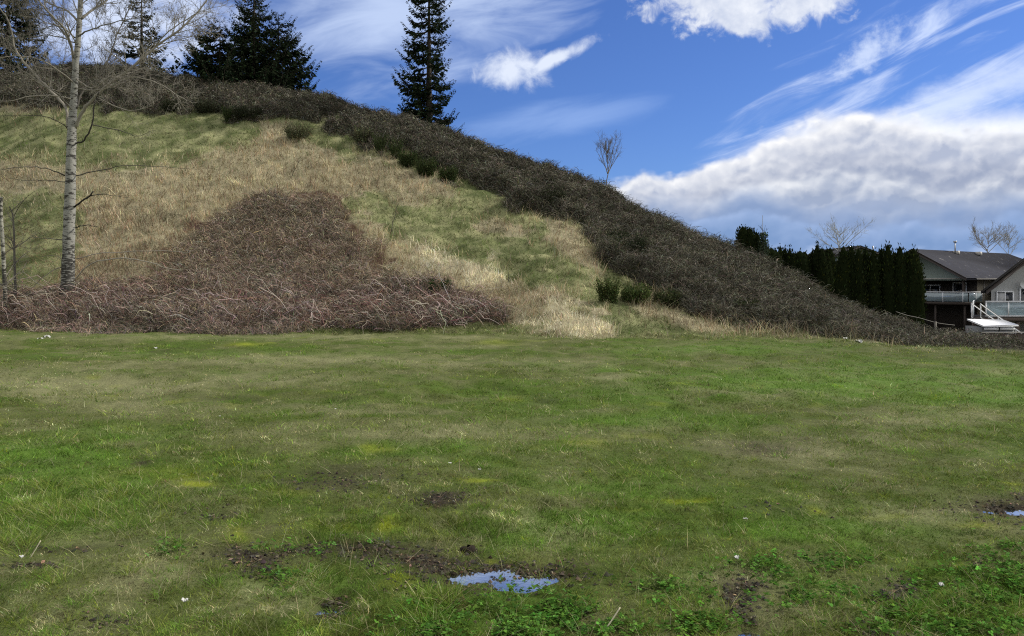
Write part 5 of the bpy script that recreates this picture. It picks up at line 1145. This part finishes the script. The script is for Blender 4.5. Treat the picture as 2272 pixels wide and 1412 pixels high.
# ------------------------------------------------------------------ small things on the grass
def scrap(u, v, s, label, seed, col=(.60, .60, .56), group='white scraps lying in the grass', name='paper_scrap', flat=.6):
    x, y = gpt(u, v); rg = np.random.default_rng(seed); n = 5; g = np.linspace(-1, 1, n); X, Y = np.meshgrid(g, g); Z = rg.uniform(0, flat, X.shape); X = X + rg.normal(0, .15, X.shape); Y = Y * .7 + rg.normal(0, .15, X.shape)
    V = np.stack([X.ravel(), Y.ravel(), Z.ravel()], 1) * s; Q = [[i * n + j, i * n + j + 1, (i + 1) * n + j + 1, (i + 1) * n + j] for i in range(n - 1) for j in range(n - 1)]
    a = Acc(); a.add(V, None, Q, col); a.add(V + (0, 0, -.004 * 1), None, Q, col)
    o = a.build(name, M_PAINT); o.location = (x, y, float(H(x, y)) + .03); o.rotation_euler = (0, 0, rg.uniform(0, 6)); tag(o, label, 'litter' if name == 'paper_scrap' else 'leaf', group)
scrap(90, 753, .08, 'white crumpled paper, left half of the pair below the birch', 1); scrap(103, 750, .11, 'white crumpled paper, right half of the pair below the birch', 2, flat=1.1); scrap(346, 777, .06, 'flat pale scrap in the grass right of the crumpled paper', 3)
scrap(1876, 757, .07, 'white scrap by the right thicket, the left of two', 4, flat=1.2); scrap(1906, 762, .09, 'white scrap by the right thicket, the right of two', 5, flat=1.2)
scrap(410, 1342, .017, 'white scrap in the near grass at lower left', 6, flat=1.0); scrap(49, 1252, .016, 'small pale scrap beside the grass tussock at far left', 7); scrap(1634, 1252, .018, 'white curled scrap in the near grass right of the puddle', 8, flat=1)
scrap(1654, 1162, .014, 'pale pointed scrap in the grass right of centre', 9); scrap(998, 1039, .014, 'pale scrap in the middle of the field, left of two', 10); scrap(1064, 1054, .013, 'pale scrap in the middle of the field, right of two', 11); scrap(2087, 1305, .014, 'pale snail like scrap beside the dark hollow at lower right', 12, flat=1.2)
scrap(488, 921, .014, 'tiny pale scrap in the left middle of the field', 13); scrap(745, 918, .014, 'tiny white scrap in the dry band of the field', 14)
def straw(u0, v0, u1, v1, label, r=.0035, col=(.62, .56, .40)):
    x0, y0 = gpt(u0, v0); z0 = float(H(x0, y0)); p0 = np.array([x0, y0, z0]); y1 = y0 + .02; p1 = wp(u1, v1, y1); a = Acc(); mid = (p0 + p1) / 2 + (.004, 0, .004); a.tube(smooth_path([p0, mid, p1], 3), r, col, 5)
    o = a.build('dry_stalk', M_PAINT, None, True, p0); o.location = p0; tag(o, label, 'stalk', 'dry stalks in the near grass')
straw(1343, 1399, 1376, 1348, 'straight pale straw stalk standing in the clover at the bottom'); straw(982, 1334, 972, 1290, 'thin green stalk left of the puddle', .0025, (.30, .36, .14)); straw(66, 1240, 90, 1200, 'pale bent stalk in the tussock at far left', .003)
def clod(u, v, s, label, seed):
    x, y = gpt(u, v); rg = np.random.default_rng(seed); V = []; nz, na = 5, 9
    for i in range(nz):
        t = i / (nz - 1); 
        for k in range(na): th = 6.2832 * k / na; r = math.sqrt(max(0, 1 - (t * .98) ** 2)) * rg.uniform(.75, 1.15); V.append((math.cos(th) * r * 1.3, math.sin(th) * r, t * .8 * rg.uniform(.8, 1.1)))
    Q = [[i * na + k, i * na + (k + 1) % na, (i + 1) * na + (k + 1) % na, (i + 1) * na + k] for i in range(nz - 1) for k in range(na)]
    a = Acc(); a.add(np.array(V) * s, None, Q, (.035, .028, .022)); o = a.build('earth_clod', M_CORE, None, False); o.location = (x, y, float(H(x, y)) - .005); tag(o, label, 'clod', 'clods of dark earth round the puddle')
clod(1040, 1218, .05, 'dark clod of earth above the left end of the puddle', 1); clod(990, 1281, .03, 'small dark clod at the left tip of the puddle', 2); clod(1093, 1268, .03, 'dark clod standing in the middle of the puddle', 3); clod(1006, 1263, .025, 'low dark clod at the upper left rim of the puddle', 4)
